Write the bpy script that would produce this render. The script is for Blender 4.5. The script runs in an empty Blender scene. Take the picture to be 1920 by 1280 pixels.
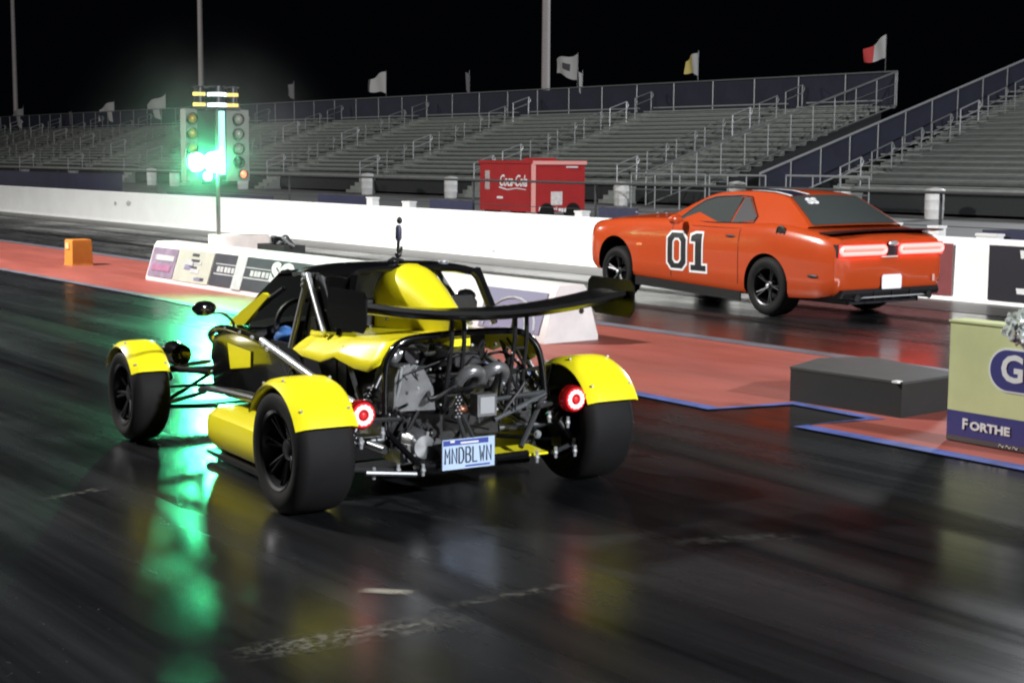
import bpy, bmesh, math, random
from mathutils import Vector, Matrix
random.seed(7)
PI = math.pi
S = bpy.context.scene
C = S.collection

# ------------------------------------------------------------------ camera
CAM_H, PITCH, ROLL, YAW = 1.78, 0.1185, 0.006, 0.6424     # X = across the track, Y = down the track
cp, sp = math.cos(PITCH), math.sin(PITCH)
cr, sr = math.cos(ROLL), math.sin(ROLL)
_r0, _d0, _u0 = Vector((1, 0, 0)), Vector((0, cp, -sp)), Vector((0, sp, cp))
_r, _u = cr * _r0 + sr * _u0, -sr * _r0 + cr * _u0
_M = Matrix(((math.cos(YAW), math.sin(YAW), 0), (-math.sin(YAW), math.cos(YAW), 0), (0, 0, 1)))
_r, _u, _d = _M @ _r, _M @ _u, _M @ _d0
cam_data = bpy.data.cameras.new('camera')
cam_data.sensor_width = 36
cam_data.lens = 36 * 2900 / 1920
cam_data.clip_start = 0.1
cam_data.clip_end = 6000
cam = bpy.data.objects.new('camera', cam_data)
C.objects.link(cam)
mw = Matrix(((_r.x, _u.x, -_d.x, 0), (_r.y, _u.y, -_d.y, 0), (_r.z, _u.z, -_d.z, CAM_H), (0, 0, 0, 1)))
cam.matrix_world = mw
S.camera = cam

# ------------------------------------------------------------------ night sky
W = bpy.data.worlds.new('World')
S.world = W
W.use_nodes = True
bgn = W.node_tree.nodes['Background']
bgn.inputs['Color'].default_value = (0.55, 0.7, 1.0, 1)
bgn.inputs['Strength'].default_value = 0.0012

# ------------------------------------------------------------------ floodlights of the track (on tall masts out of frame)
def flood(name, loc, target, power, size=1.6, col=(1, 0.97, 0.92), spread=PI):
    ld = bpy.data.lights.new(name, 'AREA')
    ld.shape = 'DISK'; ld.size = size; ld.energy = power; ld.color = col; ld.spread = spread
    o = bpy.data.objects.new(name, ld)
    o.location = loc
    o.rotation_euler = (Vector(target) - Vector(loc)).to_track_quat('-Z', 'Y').to_euler()
    C.objects.link(o)
    return o
flood('floodlight', (-3, 24, 15), (12, 20, 0), 11500, 1.2)
flood('floodlight', (82, 44, 20), (10, 8, 0), 17000, 7.0, (0.92, 0.96, 1.0))
flood('floodlight', (12, -40, 20), (10, 12, 0), 40000, 1.6, (0.96, 0.98, 1.0))
flood('floodlight', (-2, 95, 17), (40, 95, 2), 9000)

# ------------------------------------------------------------------ exposure
S.view_settings.view_transform = 'Standard'
S.view_settings.look = 'None'
S.view_settings.exposure = 0
S.view_settings.gamma = 1
S.view_settings.use_curve_mapping = False
S.cycles.use_denoising = True
S.cycles.max_bounces = 6
S.cycles.glossy_bounces = 4
S.cycles.sample_clamp_indirect = 6
S.cycles.filter_width = 2.1

# ------------------------------------------------------------------ materials
def mat(name, col, rough=0.5, metal=0.0, spec=0.5, coat=0.0, emit=None, es=0.0, noise=0.0, nscale=8.0, bump=0.0,
        bscale=60.0, trans=0.0, rvar=0.0, stretch=(1, 1, 1), coord='Object'):
    m = bpy.data.materials.new(name)
    m.use_nodes = True
    nt = m.node_tree
    b = nt.nodes['Principled BSDF']
    b.inputs['Base Color'].default_value = (*col, 1)
    b.inputs['Roughness'].default_value = rough
    b.inputs['Metallic'].default_value = metal
    b.inputs['Specular IOR Level'].default_value = spec
    b.inputs['Coat Weight'].default_value = coat
    b.inputs['Coat Roughness'].default_value = 0.04
    b.inputs['Transmission Weight'].default_value = trans
    if emit:
        b.inputs['Emission Color'].default_value = (*emit, 1)
        b.inputs['Emission Strength'].default_value = es
    if noise or bump or rvar:
        tc = nt.nodes.new('ShaderNodeTexCoord')
        mp = nt.nodes.new('ShaderNodeMapping')
        mp.inputs['Scale'].default_value = stretch
        nt.links.new(tc.outputs[coord], mp.inputs['Vector'])
        def nz(scale, det=6):
            n = nt.nodes.new('ShaderNodeTexNoise')
            n.inputs['Scale'].default_value = scale
            n.inputs['Detail'].default_value = det
            n.inputs['Roughness'].default_value = 0.62
            nt.links.new(mp.outputs['Vector'], n.inputs['Vector'])
            return n
        if noise:
            n = nz(nscale)
            mr = nt.nodes.new('ShaderNodeMapRange')
            mr.inputs['From Min'].default_value = 0.3; mr.inputs['From Max'].default_value = 0.7
            mr.inputs['To Min'].default_value = 1 - noise; mr.inputs['To Max'].default_value = 1 + noise * 0.6
            nt.links.new(n.outputs['Fac'], mr.inputs['Value'])
            mx = nt.nodes.new('ShaderNodeMix'); mx.data_type = 'RGBA'; mx.blend_type = 'MULTIPLY'
            mx.inputs['Factor'].default_value = 1
            mx.inputs[6].default_value = (*col, 1)
            nt.links.new(mr.outputs['Result'], mx.inputs[7])
            nt.links.new(mx.outputs[2], b.inputs['Base Color'])
        if rvar:
            n = nz(nscale * 0.7)
            mr = nt.nodes.new('ShaderNodeMapRange')
            mr.inputs['From Min'].default_value = 0.3; mr.inputs['From Max'].default_value = 0.7
            mr.inputs['To Min'].default_value = max(0.03, rough - rvar); mr.inputs['To Max'].default_value = rough + rvar
            nt.links.new(n.outputs['Fac'], mr.inputs['Value'])
            nt.links.new(mr.outputs['Result'], b.inputs['Roughness'])
        if bump:
            n = nz(bscale, 4)
            bm_ = nt.nodes.new('ShaderNodeBump')
            bm_.inputs['Strength'].default_value = bump
            bm_.inputs['Distance'].default_value = 0.01
            nt.links.new(n.outputs['Fac'], bm_.inputs['Height'])
            nt.links.new(bm_.outputs['Normal'], b.inputs['Normal'])
    return m

def track_mat():
    """dark rubbered asphalt: rubber lines run down the track, sticky glossy compound, pale grit"""
    m = bpy.data.materials.new('rubbered_asphalt'); m.use_nodes = True
    nt = m.node_tree; N = nt.nodes; L = nt.links
    b = N['Principled BSDF']
    tc = N.new('ShaderNodeTexCoord')
    def mapped(scale):
        mp = N.new('ShaderNodeMapping'); mp.inputs['Scale'].default_value = scale
        L.new(tc.outputs['Object'], mp.inputs['Vector']); return mp
    def noise(scale, vec, det=6, rough=0.6):
        n = N.new('ShaderNodeTexNoise'); n.inputs['Scale'].default_value = scale
        n.inputs['Detail'].default_value = det; n.inputs['Roughness'].default_value = rough
        L.new(vec.outputs['Vector'], n.inputs['Vector']); return n
    def rng(src, a, b_, c, d):
        r = N.new('ShaderNodeMapRange'); r.inputs['From Min'].default_value = a; r.inputs['From Max'].default_value = b_
        r.inputs['To Min'].default_value = c; r.inputs['To Max'].default_value = d
        L.new(src, r.inputs['Value']); return r.outputs['Result']
    streak = noise(1.0, mapped((2.6, 0.09, 1)), 5)
    fines = noise(1.0, mapped((16, 0.35, 1)), 4)
    patch = noise(0.5, mapped((1, 0.6, 1)), 5)
    grit = noise(55, mapped((1, 1, 1)), 3)
    ramp = N.new('ShaderNodeValToRGB')
    ramp.color_ramp.elements[0].position = 0.34; ramp.color_ramp.elements[0].color = (0.003, 0.003, 0.0034, 1)
    ramp.color_ramp.elements[1].position = 0.68; ramp.color_ramp.elements[1].color = (0.018, 0.0195, 0.022, 1)
    mixv = N.new('ShaderNodeMath'); mixv.operation = 'MULTIPLY_ADD'
    L.new(fines.outputs['Fac'], mixv.inputs[0]); mixv.inputs[1].default_value = 0.35
    ms = N.new('ShaderNodeMath'); ms.operation = 'MULTIPLY'; ms.inputs[1].default_value = 0.68
    L.new(streak.outputs['Fac'], ms.inputs[0]); L.new(ms.outputs[0], mixv.inputs[2])
    L.new(mixv.outputs[0], ramp.inputs['Fac'])
    # pale worn grit
    worn = N.new('ShaderNodeMath'); worn.operation = 'MULTIPLY'
    L.new(rng(patch.outputs['Fac'], 0.5, 0.75, 0, 1), worn.inputs[0]); L.new(rng(grit.outputs['Fac'], 0.45, 0.75, 0, 0.6), worn.inputs[1])
    mx = N.new('ShaderNodeMix'); mx.data_type = 'RGBA'
    L.new(worn.outputs[0], mx.inputs['Factor']); L.new(ramp.outputs['Color'], mx.inputs[6]); mx.inputs[7].default_value = (0.045, 0.046, 0.047, 1)
    L.new(mx.outputs[2], b.inputs['Base Color'])
    ra = N.new('ShaderNodeMath'); ra.operation = 'ADD'
    L.new(rng(streak.outputs['Fac'], 0.3, 0.7, 0.15, 0.29), ra.inputs[0]); L.new(rng(patch.outputs['Fac'], 0.35, 0.7, -0.03, 0.12), ra.inputs[1])
    L.new(ra.outputs[0], b.inputs['Roughness'])
    b.inputs['Specular IOR Level'].default_value = 0.36
    bp = N.new('ShaderNodeBump'); bp.inputs['Strength'].default_value = 0.10; bp.inputs['Distance'].default_value = 0.004
    L.new(fines.outputs['Fac'], bp.inputs['Height'])
    L.new(bp.outputs['Normal'], b.inputs['Normal'])
    return m

M = dict(
    asphalt=track_mat(),
    ground=mat('dark_ground', (0.03, 0.03, 0.028), 0.8, noise=0.5, nscale=0.4),
    red_paint=mat('red_ground_paint', (0.275, 0.066, 0.050), 0.55, noise=0.25, nscale=1.2, rvar=0.12, stretch=(2, 0.4, 1)),
    blue_paint=mat('blue_line_paint', (0.075, 0.105, 0.32), 0.5, noise=0.5, nscale=3),
    grey_paint=mat('grey_line_paint', (0.12, 0.125, 0.155), 0.5, noise=0.4, nscale=2),
    white_wall=mat('white_wall_paint', (0.84, 0.86, 0.86), 0.6, noise=0.06, nscale=1.5, bump=0.05),
    white=mat('white_paint', (0.66, 0.66, 0.66), 0.5, noise=0.1, nscale=5),
    block_white=mat('barrier_white', (0.62, 0.60, 0.60), 0.6, noise=0.12, nscale=4),
    maroon=mat('maroon_banner', (0.20, 0.045, 0.05), 0.5, noise=0.15),
    black_banner=mat('black_banner', (0.012, 0.012, 0.02), 0.45),
    navy=mat('navy_screen', (0.016, 0.018, 0.05), 0.8, noise=0.3, nscale=1.5),
    navy2=mat('navy_mesh_screen', (0.020, 0.022, 0.042), 0.8, noise=0.25, nscale=1.0),
    alu=mat('aluminium_plank', (0.265, 0.285, 0.27), 0.5, 0.15, noise=0.12, nscale=2),
    alu_dark=mat('dull_aluminium', (0.265, 0.285, 0.27), 0.6, 0.1, noise=0.2, nscale=2),
    galv=mat('galvanised_pipe', (0.22, 0.23, 0.235), 0.4, 0.3, noise=0.15, nscale=4),
    rail_bright=mat('bright_handrail', (0.40, 0.41, 0.43), 0.35, 0.3),
    dark_steel=mat('dark_understructure', (0.02, 0.022, 0.024), 0.8),
    pole=mat('pole_steel', (0.34, 0.31, 0.31), 0.6, noise=0.15, nscale=0.6),
    flag_white=mat('white_flag_cloth', (0.45, 0.45, 0.46), 0.8),
    flag_dark=mat('flag_dark_print', (0.06, 0.06, 0.07), 0.8),
    flag_red=mat('red_flag_cloth', (0.5, 0.05, 0.05), 0.8),
    flag_yellow=mat('yellow_flag_cloth', (0.55, 0.45, 0.15), 0.8),
    trailer_red=mat('trailer_red_paint', (0.34, 0.022, 0.024), 0.32, noise=0.1, nscale=2),
    pink=mat('faded_pink_edge', (0.7, 0.32, 0.3), 0.5),
    orange_block=mat('orange_block', (0.62, 0.22, 0.035), 0.5, noise=0.15, nscale=4),
    box_grey=mat('grey_box_top', (0.040, 0.044, 0.043), 0.55, noise=0.2, nscale=5),
    box_black=mat('black_box_side', (0.008, 0.009, 0.009), 0.6, noise=0.25, nscale=5),
    sign_green=mat('sign_yellow_green', (0.58, 0.63, 0.33), 0.4, noise=0.12, nscale=2.2),
    sign_blue=mat('sign_blue', (0.045, 0.045, 0.19), 0.4),
    sign_white=mat('sign_white', (0.72, 0.73, 0.75), 0.45),
    sign_dark=mat('sign_dark_edge', (0.05, 0.06, 0.05), 0.5),
    foil=mat('clear_crumpled_plastic', (0.75, 0.82, 0.80), 0.12, 0.55),
    ad_dark=mat('ad_dark_grey', (0.040, 0.042, 0.053), 0.45, noise=0.2, nscale=3),
    ad_cream=mat('ad_cream', (0.38, 0.39, 0.33), 0.5, noise=0.12, nscale=4),
    ad_purple=mat('ad_purple', (0.22, 0.17, 0.24), 0.5, noise=0.35, nscale=6),
    ad_grey=mat('ad_light_grey', (0.40, 0.41, 0.42), 0.5, noise=0.2, nscale=9),
    ad_lilac=mat('ad_lilac', (0.17, 0.16, 0.26), 0.5),
    rubber=mat('tyre_rubber', (0.009, 0.009, 0.0097), 0.7, spec=0.18, noise=0.25, nscale=6, bump=0.08, bscale=40),
    rubber_side=mat('tyre_sidewall', (0.022, 0.022, 0.023), 0.5, noise=0.2, nscale=8),
    yellow=mat('yellow_paint', (0.93, 0.83, 0.018), 0.30, coat=0.35, noise=0.03, nscale=3),
    black_gloss=mat('black_gloss_panel', (0.006, 0.006, 0.007), 0.12, coat=0.6),
    black_satin=mat('black_satin', (0.010, 0.010, 0.011), 0.38),
    carbon=mat('carbon_wing', (0.004, 0.004, 0.0045), 0.25, spec=0.25, coat=0.1),
    chrome=mat('polished_tube', (0.55, 0.57, 0.60), 0.28, 0.55),
    silver=mat('cast_silver', (0.24, 0.245, 0.255), 0.30, 0.6, noise=0.25, nscale=9),
    dark_metal=mat('dark_metal', (0.07, 0.07, 0.075), 0.35, 0.8, noise=0.3, nscale=10),
    tube_grey=mat('grey_tube', (0.16, 0.17, 0.18), 0.3, 0.8),
    copper=mat('copper_part', (0.35, 0.13, 0.08), 0.35, 0.8),
    blue_cloth=mat('blue_cloth', (0.05, 0.17, 0.48), 0.7, noise=0.15, nscale=12),
    glass=mat('tinted_glass', (0.025, 0.032, 0.032), 0.05, spec=0.6),
    led_red=mat('lit_red_ring', (0.3, 0.01, 0.01), 0.3, emit=(1.0, 0.02, 0.04), es=0.5),
    led_white=mat('lit_ring_core', (0.8, 0.3, 0.3), 0.3, emit=(1.0, 0.28, 0.30), es=4.0),
    red_lens=mat('dark_red_lens', (0.16, 0.004, 0.006), 0.12, emit=(1, 0.01, 0.015), es=0.06),
    plate_blue=mat('plate_pale_blue', (0.42, 0.55, 0.76), 0.45, noise=0.08, nscale=12),
    plate_band=mat('plate_dark_blue', (0.03, 0.05, 0.28), 0.45),
    ink=mat('black_ink', (0.008, 0.008, 0.012), 0.5),
    orange=mat('orange_car_paint', (0.42, 0.056, 0.013), 0.22, coat=0.6, noise=0.03),
    car_glass=mat('dark_car_glass', (0.05, 0.058, 0.058), 0.05, spec=0.7),
    tail_glow=mat('lit_tail_bar', (0.8, 0.1, 0.1), 0.3, emit=(1.0, 0.10, 0.08), es=3.0),
    tail_hot=mat('lit_tail_core', (0.8, 0.3, 0.3), 0.3, emit=(1.0, 0.10, 0.085), es=4.6),
    tree_black=mat('tree_housing', (0.012, 0.014, 0.013), 0.4),
    tree_bronze=mat('unlit_amber_lens', (0.36, 0.22, 0.05), 0.22, 0.4),
    tree_grey=mat('tree_grey_panel', (0.13, 0.13, 0.12), 0.5),
    stage_white=mat('lit_stage_ring', (0.8, 0.9, 1), 0.3, emit=(0.75, 0.92, 1.0), es=1.6),
    stage_gold=mat('lit_gold_ring', (0.6, 0.45, 0.1), 0.3, emit=(1.0, 0.78, 0.25), es=0.7),
    cyan_strip=mat('lit_cyan_strip', (0.4, 0.8, 0.8), 0.3, emit=(0.35, 1.0, 0.95), es=0.8),
    green_lit=mat('lit_green_lamp', (0.2, 0.9, 0.5), 0.3, emit=(0.10, 1.0, 0.42), es=330.0),
    red_lit=mat('lit_red_lamp', (0.8, 0.1, 0.05), 0.3, emit=(1.0, 0.22, 0.10), es=2.2),
    
)

# ------------------------------------------------------------------ mesh helpers
class MB:
    def __init__(self): self.bm = bmesh.new()
    def face(self, pts):
        vs = [self.bm.verts.new(p) for p in pts]
        return self.bm.faces.new(vs)
    def box(self, lo, hi, rot=None, at=None):
        x0, y0, z0 = lo; x1, y1, z1 = hi
        P = [(x0,y0,z0),(x1,y0,z0),(x1,y1,z0),(x0,y1,z0),(x0,y0,z1),(x1,y0,z1),(x1,y1,z1),(x0,y1,z1)]
        if rot is not None:
            c = Vector(at or (0, 0, 0)); P = [c + rot @ (Vector(p) - c) for p in P]
        v = [self.bm.verts.new(p) for p in P]
        for f in ((0,3,2,1),(4,5,6,7),(0,1,5,4),(1,2,6,5),(2,3,7,6),(3,0,4,7)): self.bm.faces.new([v[i] for i in f])
        return self
    def tube(self, pts, r, n=8, r1=None, cap=True):
        pts = [Vector(p) for p in pts]
        rings = []; up = None
        for i, p in enumerate(pts):
            if i == 0: t = pts[1] - p
            elif i == len(pts) - 1: t = p - pts[i - 1]
            else: t = (pts[i + 1] - p).normalized() + (p - pts[i - 1]).normalized()
            t.normalize()
            if up is None:
                up = Vector((0, 0, 1)) if abs(t.z) < 0.9 else Vector((1, 0, 0))
            s = t.cross(up).normalized(); up = s.cross(t).normalized()
            rr = r if r1 is None else r + (r1 - r) * i / (len(pts) - 1)
            rings.append([self.bm.verts.new(p + rr * (math.cos(2*PI*k/n) * s + math.sin(2*PI*k/n) * up)) for k in range(n)])
        for a, b in zip(rings, rings[1:]):
            for k in range(n): self.bm.faces.new((a[k], a[(k+1) % n], b[(k+1) % n], b[k]))
        if cap:
            self.bm.faces.new(rings[0][::-1]); self.bm.faces.new(rings[-1])
        return self
    def rings(self, R, closed=True, cap0=True, cap1=True):
        V = [[self.bm.verts.new(p) for p in ring] for ring in R]
        n = len(V[0])
        for a, b in zip(V, V[1:]):
            for k in range(n if closed else n - 1):
                self.bm.faces.new((a[k], a[(k+1) % n], b[(k+1) % n], b[k]))
        if closed and cap0: self.bm.faces.new(V[0][::-1])
        if closed and cap1: self.bm.faces.new(V[-1])
        return self
    def lathe(self, prof, axis='x', at=(0, 0, 0), n=40, closed=False, caps=True):
        """prof: (offset along axis, radius)"""
        at = Vector(at)
        def pt(o, r, k):
            c, s = r * math.cos(2*PI*k/n), r * math.sin(2*PI*k/n)
            return at + Vector({'x': (o, c, s), 'y': (c, o, s), 'z': (c, s, o)}[axis])
        V = [[self.bm.verts.new(pt(o, r, k)) for k in range(n)] for o, r in prof]
        pairs = list(zip(V, V[1:]))
        if closed: pairs.append((V[-1], V[0]))
        for a, b in pairs:
            for k in range(n): self.bm.faces.new((a[k], a[(k+1) % n], b[(k+1) % n], b[k]))
        if not closed and caps:
            if prof[0][1] > 1e-4: self.bm.faces.new(V[0][::-1])
            if prof[-1][1] > 1e-4: self.bm.faces.new(V[-1])
        return self
    def prism(self, poly, vec):
        """poly: 3D points of one face, extruded along vec"""
        vec = Vector(vec)
        a = [self.bm.verts.new(p) for p in poly]; b = [self.bm.verts.new(Vector(p) + vec) for p in poly]
        n = len(a)
        self.bm.faces.new(a[::-1]); self.bm.faces.new(b)
        for k in range(n): self.bm.faces.new((a[k], a[(k+1) % n], b[(k+1) % n], b[k]))
        return self
    def ball(self, c, r, sx=1, sy=1, sz=1, sub=2):
        r_ = bmesh.ops.create_icosphere(self.bm, subdivisions=sub, radius=1)
        for v in r_['verts']: v.co = Vector((v.co.x*r*sx, v.co.y*r*sy, v.co.z*r*sz)) + Vector(c)
        return self
    def mesh(self, name, material, smooth=True, bevel=0.0, fix=True, ang=38):
        bm = self.bm
        if bevel: 
            bmesh.ops.bevel(bm, geom=[e for e in bm.edges if e.is_manifold and e.calc_face_angle(0) > 0.6], offset=bevel, segments=2, affect='EDGES', profile=0.6)
        if fix: bmesh.ops.recalc_face_normals(bm, faces=bm.faces)
        me = bpy.data.meshes.new(name); bm.to_mesh(me); bm.free()
        for m in (material if isinstance(material, (list, tuple)) else [material]): me.materials.append(m)
        if smooth and len(me.polygons):
            me.polygons.foreach_set('use_smooth', [True] * len(me.polygons))
            me.set_sharp_from_angle(angle=math.radians(ang))
        return me
    def build(self, name, material, parent=None, **k):
        o = bpy.data.objects.new(name, self.mesh(name, material, **k))
        C.objects.link(o)
        if parent is not None: o.parent = parent
        return o

def tag(o, label=None, cat=None, group=None, kind=None):
    if label: o['label'] = label
    if cat: o['category'] = cat
    if group: o['group'] = group
    if kind: o['kind'] = kind
    return o
def empty(name, loc=(0, 0, 0), rz=0.0):
    o = bpy.data.objects.new(name, None); C.objects.link(o)
    o.location = loc; o.rotation_euler = (0, 0, rz); o.empty_display_size = 0.2
    return o
def kids(o): return [c for c in bpy.data.objects if c.parent == o]
def inst(src, parent, loc=None, name=None):
    o = src.copy(); C.objects.link(o); o.parent = parent
    if loc is not None: o.location = loc
    return o
def copy_tree(o, parent=None):
    c = o.copy(); C.objects.link(c); c.parent = parent
    for ch in kids(o): copy_tree(ch, c)
    return c
def sheet(name, pts, material, z, parent=None):
    m = MB(); m.face([(x, y, z) for x, y in pts])
    return m.build(name, material, parent, smooth=False)
def text(name, body, material, parent, origin, xdir, ydir, size, depth=0.004, bold=0.0, shear=0.0, align='LEFT', sx=1.0):
    cu = bpy.data.curves.new(name, 'FONT')
    cu.body = body; cu.size = size; cu.extrude = depth / 2; cu.offset = bold; cu.shear = shear; cu.align_x = align; cu.align_y = 'CENTER'
    cu.resolution_u = 3
    t = bpy.data.objects.new(name, cu); C.objects.link(t)
    dg = bpy.context.evaluated_depsgraph_get()
    me = bpy.data.meshes.new_from_object(t.evaluated_get(dg))
    bpy.data.objects.remove(t)
    X, Y = Vector(xdir).normalized(), Vector(ydir).normalized(); Z = X.cross(Y)
    o0 = Vector(origin)
    for v in me.vertices: v.co = o0 + X * v.co.x * sx + Y * v.co.y + Z * v.co.z
    me.materials.clear(); me.materials.append(material)
    o = bpy.data.objects.new(name, me); C.objects.link(o)
    if parent is not None: o.parent = parent
    return o
def lerp(a, b, t): return a + (b - a) * t
def interp(x, tab):
    if x <= tab[0][0]: return tab[0][1]
    for (x0, y0), (x1, y1) in zip(tab, tab[1:]):
        if x <= x1:
            t = (x - x0) / (x1 - x0); return y0 + (y1 - y0) * t
    return tab[-1][1]
def smooth_path(P, n=6):
    """Catmull-Rom through P"""
    P = [Vector(p) for p in P]; out = []
    Q = [2*P[0]-P[1]] + P + [2*P[-1]-P[-2]]
    for i in range(1, len(Q) - 2):
        a, b, c, d = Q[i-1], Q[i], Q[i+1], Q[i+2]
        for k in range(n):
            t = k / n
            out.append(0.5*((2*b)+(c-a)*t+(2*a-5*b+4*c-d)*t*t+(3*b-a-3*c+d)*t**3))
    out.append(P[-1])
    return out

# ================================================================== THE SETTING
tag(sheet('ground', [(-400, -300), (900, -300), (900, 1500), (-400, 1500)], M['ground'], -0.012), 'dark ground around the strip', kind='structure')
tag(sheet('drag_track', [(-14, -40), (16.3, -40), (16.3, 260), (-14, 260)], M['asphalt'], 0.0), 'black rubbered drag strip', kind='structure')
tag(sheet('shoulder', [(15.1, -20), (16.27, -20), (16.27, 260), (14.75, 260)], mat('grey_asphalt', (0.085, 0.083, 0.08), 0.42, noise=0.45, nscale=1.2, stretch=(4, 0.25, 1)), 0.004), kind='structure')
NE = [(7.68, -4), (7.68, 7.03), (8.32, 6.93), (8.36, 7.72), (7.70, 7.88), (7.80, 12), (8.02, 19), (8.05, 200)]
tag(sheet('median', NE + [(10.62, 200), (10.62, -4)], M['red_paint'], 0.004), kind='structure')
def stripe(name, pts, w, material, z):
    m = MB(); V = []
    for i, p in enumerate(pts):
        a = Vector(pts[max(0, i-1)]); b = Vector(pts[min(len(pts)-1, i+1)])
        t = (b - a).normalized(); nrm = Vector((-t.y, t.x))
        p = Vector(p)
        V.append(((p + nrm*w/2).to_3d() + Vector((0,0,z)), (p - nrm*w/2).to_3d() + Vector((0,0,z))))
    for (a, b), (c, d) in zip(V, V[1:]): m.face([a, b, d, c])
    return tag(m.build(name, material, smooth=False), kind='structure')
stripe('painted_line', NE[:6], 0.13, M['blue_paint'], 0.008)
stripe('painted_line', NE[5:], 0.14, M['grey_paint'], 0.008)
stripe('painted_line', [(10.72, -4), (10.72, 200)], 0.22, M['grey_paint'], 0.008)

# concrete apron between the wall and the stands
tag(sheet('apron', [(16.5, -40), (60, -40), (60, 240), (16.5, 240)], mat('grey_apron', (0.20, 0.20, 0.205), 0.8, noise=0.25, nscale=0.5), 0.0), kind='structure')
# worn pale paint and grit on the near lane
def worn_mat(name, col, rough, scale, lo, hi, strength, stretch=(1, 1, 1)):
    """a thin worn film: noise decides where it is left; fades out towards the rim of its sheet"""
    m = bpy.data.materials.new(name); m.use_nodes = True
    nt = m.node_tree; N = nt.nodes; L = nt.links; b = N['Principled BSDF']
    b.inputs['Base Color'].default_value = (*col, 1); b.inputs['Roughness'].default_value = rough
    tc = N.new('ShaderNodeTexCoord'); mp = N.new('ShaderNodeMapping'); mp.inputs['Scale'].default_value = stretch
    L.new(tc.outputs['Object'], mp.inputs['Vector'])
    n = N.new('ShaderNodeTexNoise'); n.inputs['Scale'].default_value = scale; n.inputs['Detail'].default_value = 7; n.inputs['Roughness'].default_value = .68
    L.new(mp.outputs[0], n.inputs['Vector'])
    r = N.new('ShaderNodeMapRange'); r.inputs['From Min'].default_value = lo; r.inputs['From Max'].default_value = hi; r.inputs['To Max'].default_value = strength
    L.new(n.outputs['Fac'], r.inputs['Value'])
    at = N.new('ShaderNodeAttribute'); at.attribute_name = 'rim'
    mu = N.new('ShaderNodeMath'); mu.operation = 'MULTIPLY'
    L.new(r.outputs['Result'], mu.inputs[0]); L.new(at.outputs['Fac'], mu.inputs[1]); L.new(mu.outputs[0], b.inputs['Alpha'])
    return m
def film(name, p0, p1, w, material, z, n=10, curve=0.0, kind='structure'):
    """soft-edged film on the ground from p0 to p1"""
    p0, p1 = Vector(p0), Vector(p1); t = (p1 - p0); L_ = t.length; t.normalize(); q = Vector((-t.y, t.x))
    m = MB(); lay = m.bm.verts.layers.float.new('rim'); V_ = []
    for i in range(n + 1):
        row = []
        for j in range(5):
            u, v = i/n, (j - 2)/2
            p = p0 + t*(u*L_) + q*(v*w/2 + curve*math.sin(PI*u))
            vv = m.bm.verts.new((p.x, p.y, z)); vv[lay] = (min(1, u*4, (1 - u)*4))*(1 - abs(v)**2); row.append(vv)
        V_.append(row)
    for i in range(n):
        for j in range(4): m.bm.faces.new((V_[i][j], V_[i+1][j], V_[i+1][j+1], V_[i][j+1]))
    return tag(m.build(name, material, smooth=False), kind=kind)
wp = worn_mat('worn_pale_paint', (0.20, 0.195, 0.165), .8, 26, .44, .78, .85)
wp2 = worn_mat('worn_pale_paint_thin', (0.20, 0.195, 0.165), .8, 22, .44, .85, .6)
film('worn_paint', (2.40, 4.90), (3.45, 4.78), .24, wp, .004)
film('worn_paint', (3.25, 4.95), (4.05, 4.90), .09, wp2, .008)
film('worn_paint', (3.22, 5.36), (3.40, 5.17), .09, worn_mat('pale_chip', (.30, .28, .23), .8, 6, .35, .5, .8), .005, n=6)
film('worn_paint', (4.75, 5.22), (5.45, 4.93), .16, wp2, .005)
film('worn_paint', (2.75, 7.75), (3.2, 7.85), .10, wp2, .005)
film('worn_paint', (1.5, 5.0), (2.3, 6.0), .9, worn_mat('grit_specks', (.25, .25, .22), .8, 30, .66, .72, .7), .005)
film('worn_paint', (5.8, 8.6), (7.4, 5.5), .7, worn_mat('grit_flecks', (.22, .22, .2), .8, 14, .66, .74, .5, (1, .5, 1)), .006)
rub = worn_mat('laid_rubber', (0.003, 0.003, 0.0035), .42, 1.2, .05, .45, .96, (1.5, .25, 1))
film('rubber_mark', (6.62, 8.2), (6.15, 3.4), .42, rub, .004, n=16)
film('rubber_mark', (5.25, 6.2), (5.0, 1.5), .34, rub, .0045, n=16)
film('rubber_mark', (3.62, 6.6), (3.4, 1.5), .36, rub, .0045, n=16)
film('rubber_mark', (12.5, 40), (12.4, 2), .5, rub, .005, n=30)
film('rubber_mark', (14.1, 40), (14.0, 2), .5, rub, .005, n=30)
film('rubber_mark', (4.1, 40), (3.9, 8), .5, rub, .006, n=30)
film('rubber_mark', (6.0, 40), (5.6, 8), .5, rub, .006, n=30)

# ------------------------------------------------------------------ far guard wall
m = MB()
ys = [-12, 0] + [6 + 6*i for i in range(36)]
prof = [(0, 0), (0.035, 0.10), (0.0, 0.26), (0.03, 0.80), (0.20, 0.80), (0.23, 0.26), (0.23, 0)]
m.rings([[(16.235 + (p[0] if j else 0), y, p[1]) for j, p in enumerate([(0.03, 0), (0.03, 0.06), (0.035, 0.07), (0.045, 0.785), (0.06, 0.80), (0.23, 0.80), (0.24, 0)])] for y in ys])
wall = tag(m.build('concrete_wall', M['white_wall'], ang=30), 'long low white concrete wall along the far lane', 'wall')
rnd = random.Random(11)
m = MB()
for (y, z, s) in ((15.1, .30, .05), (18.9, .16, .05), (22.3, .12, .05), (38.5, .52, .16), (39.4, .50, .10), (13.2, .1, .05)):
    n = 9
    m.face([(16.262 - .0, y + s*rnd.uniform(.5, 1.1)*math.cos(2*PI*k/n), z + .7*s*rnd.uniform(.5, 1.1)*math.sin(2*PI*k/n)) for k in range(n)])
m.build('scuff_mark', mat('wall_scuff', (0.45, 0.46, 0.47), 0.7, noise=0.3), wall, smooth=False)
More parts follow.
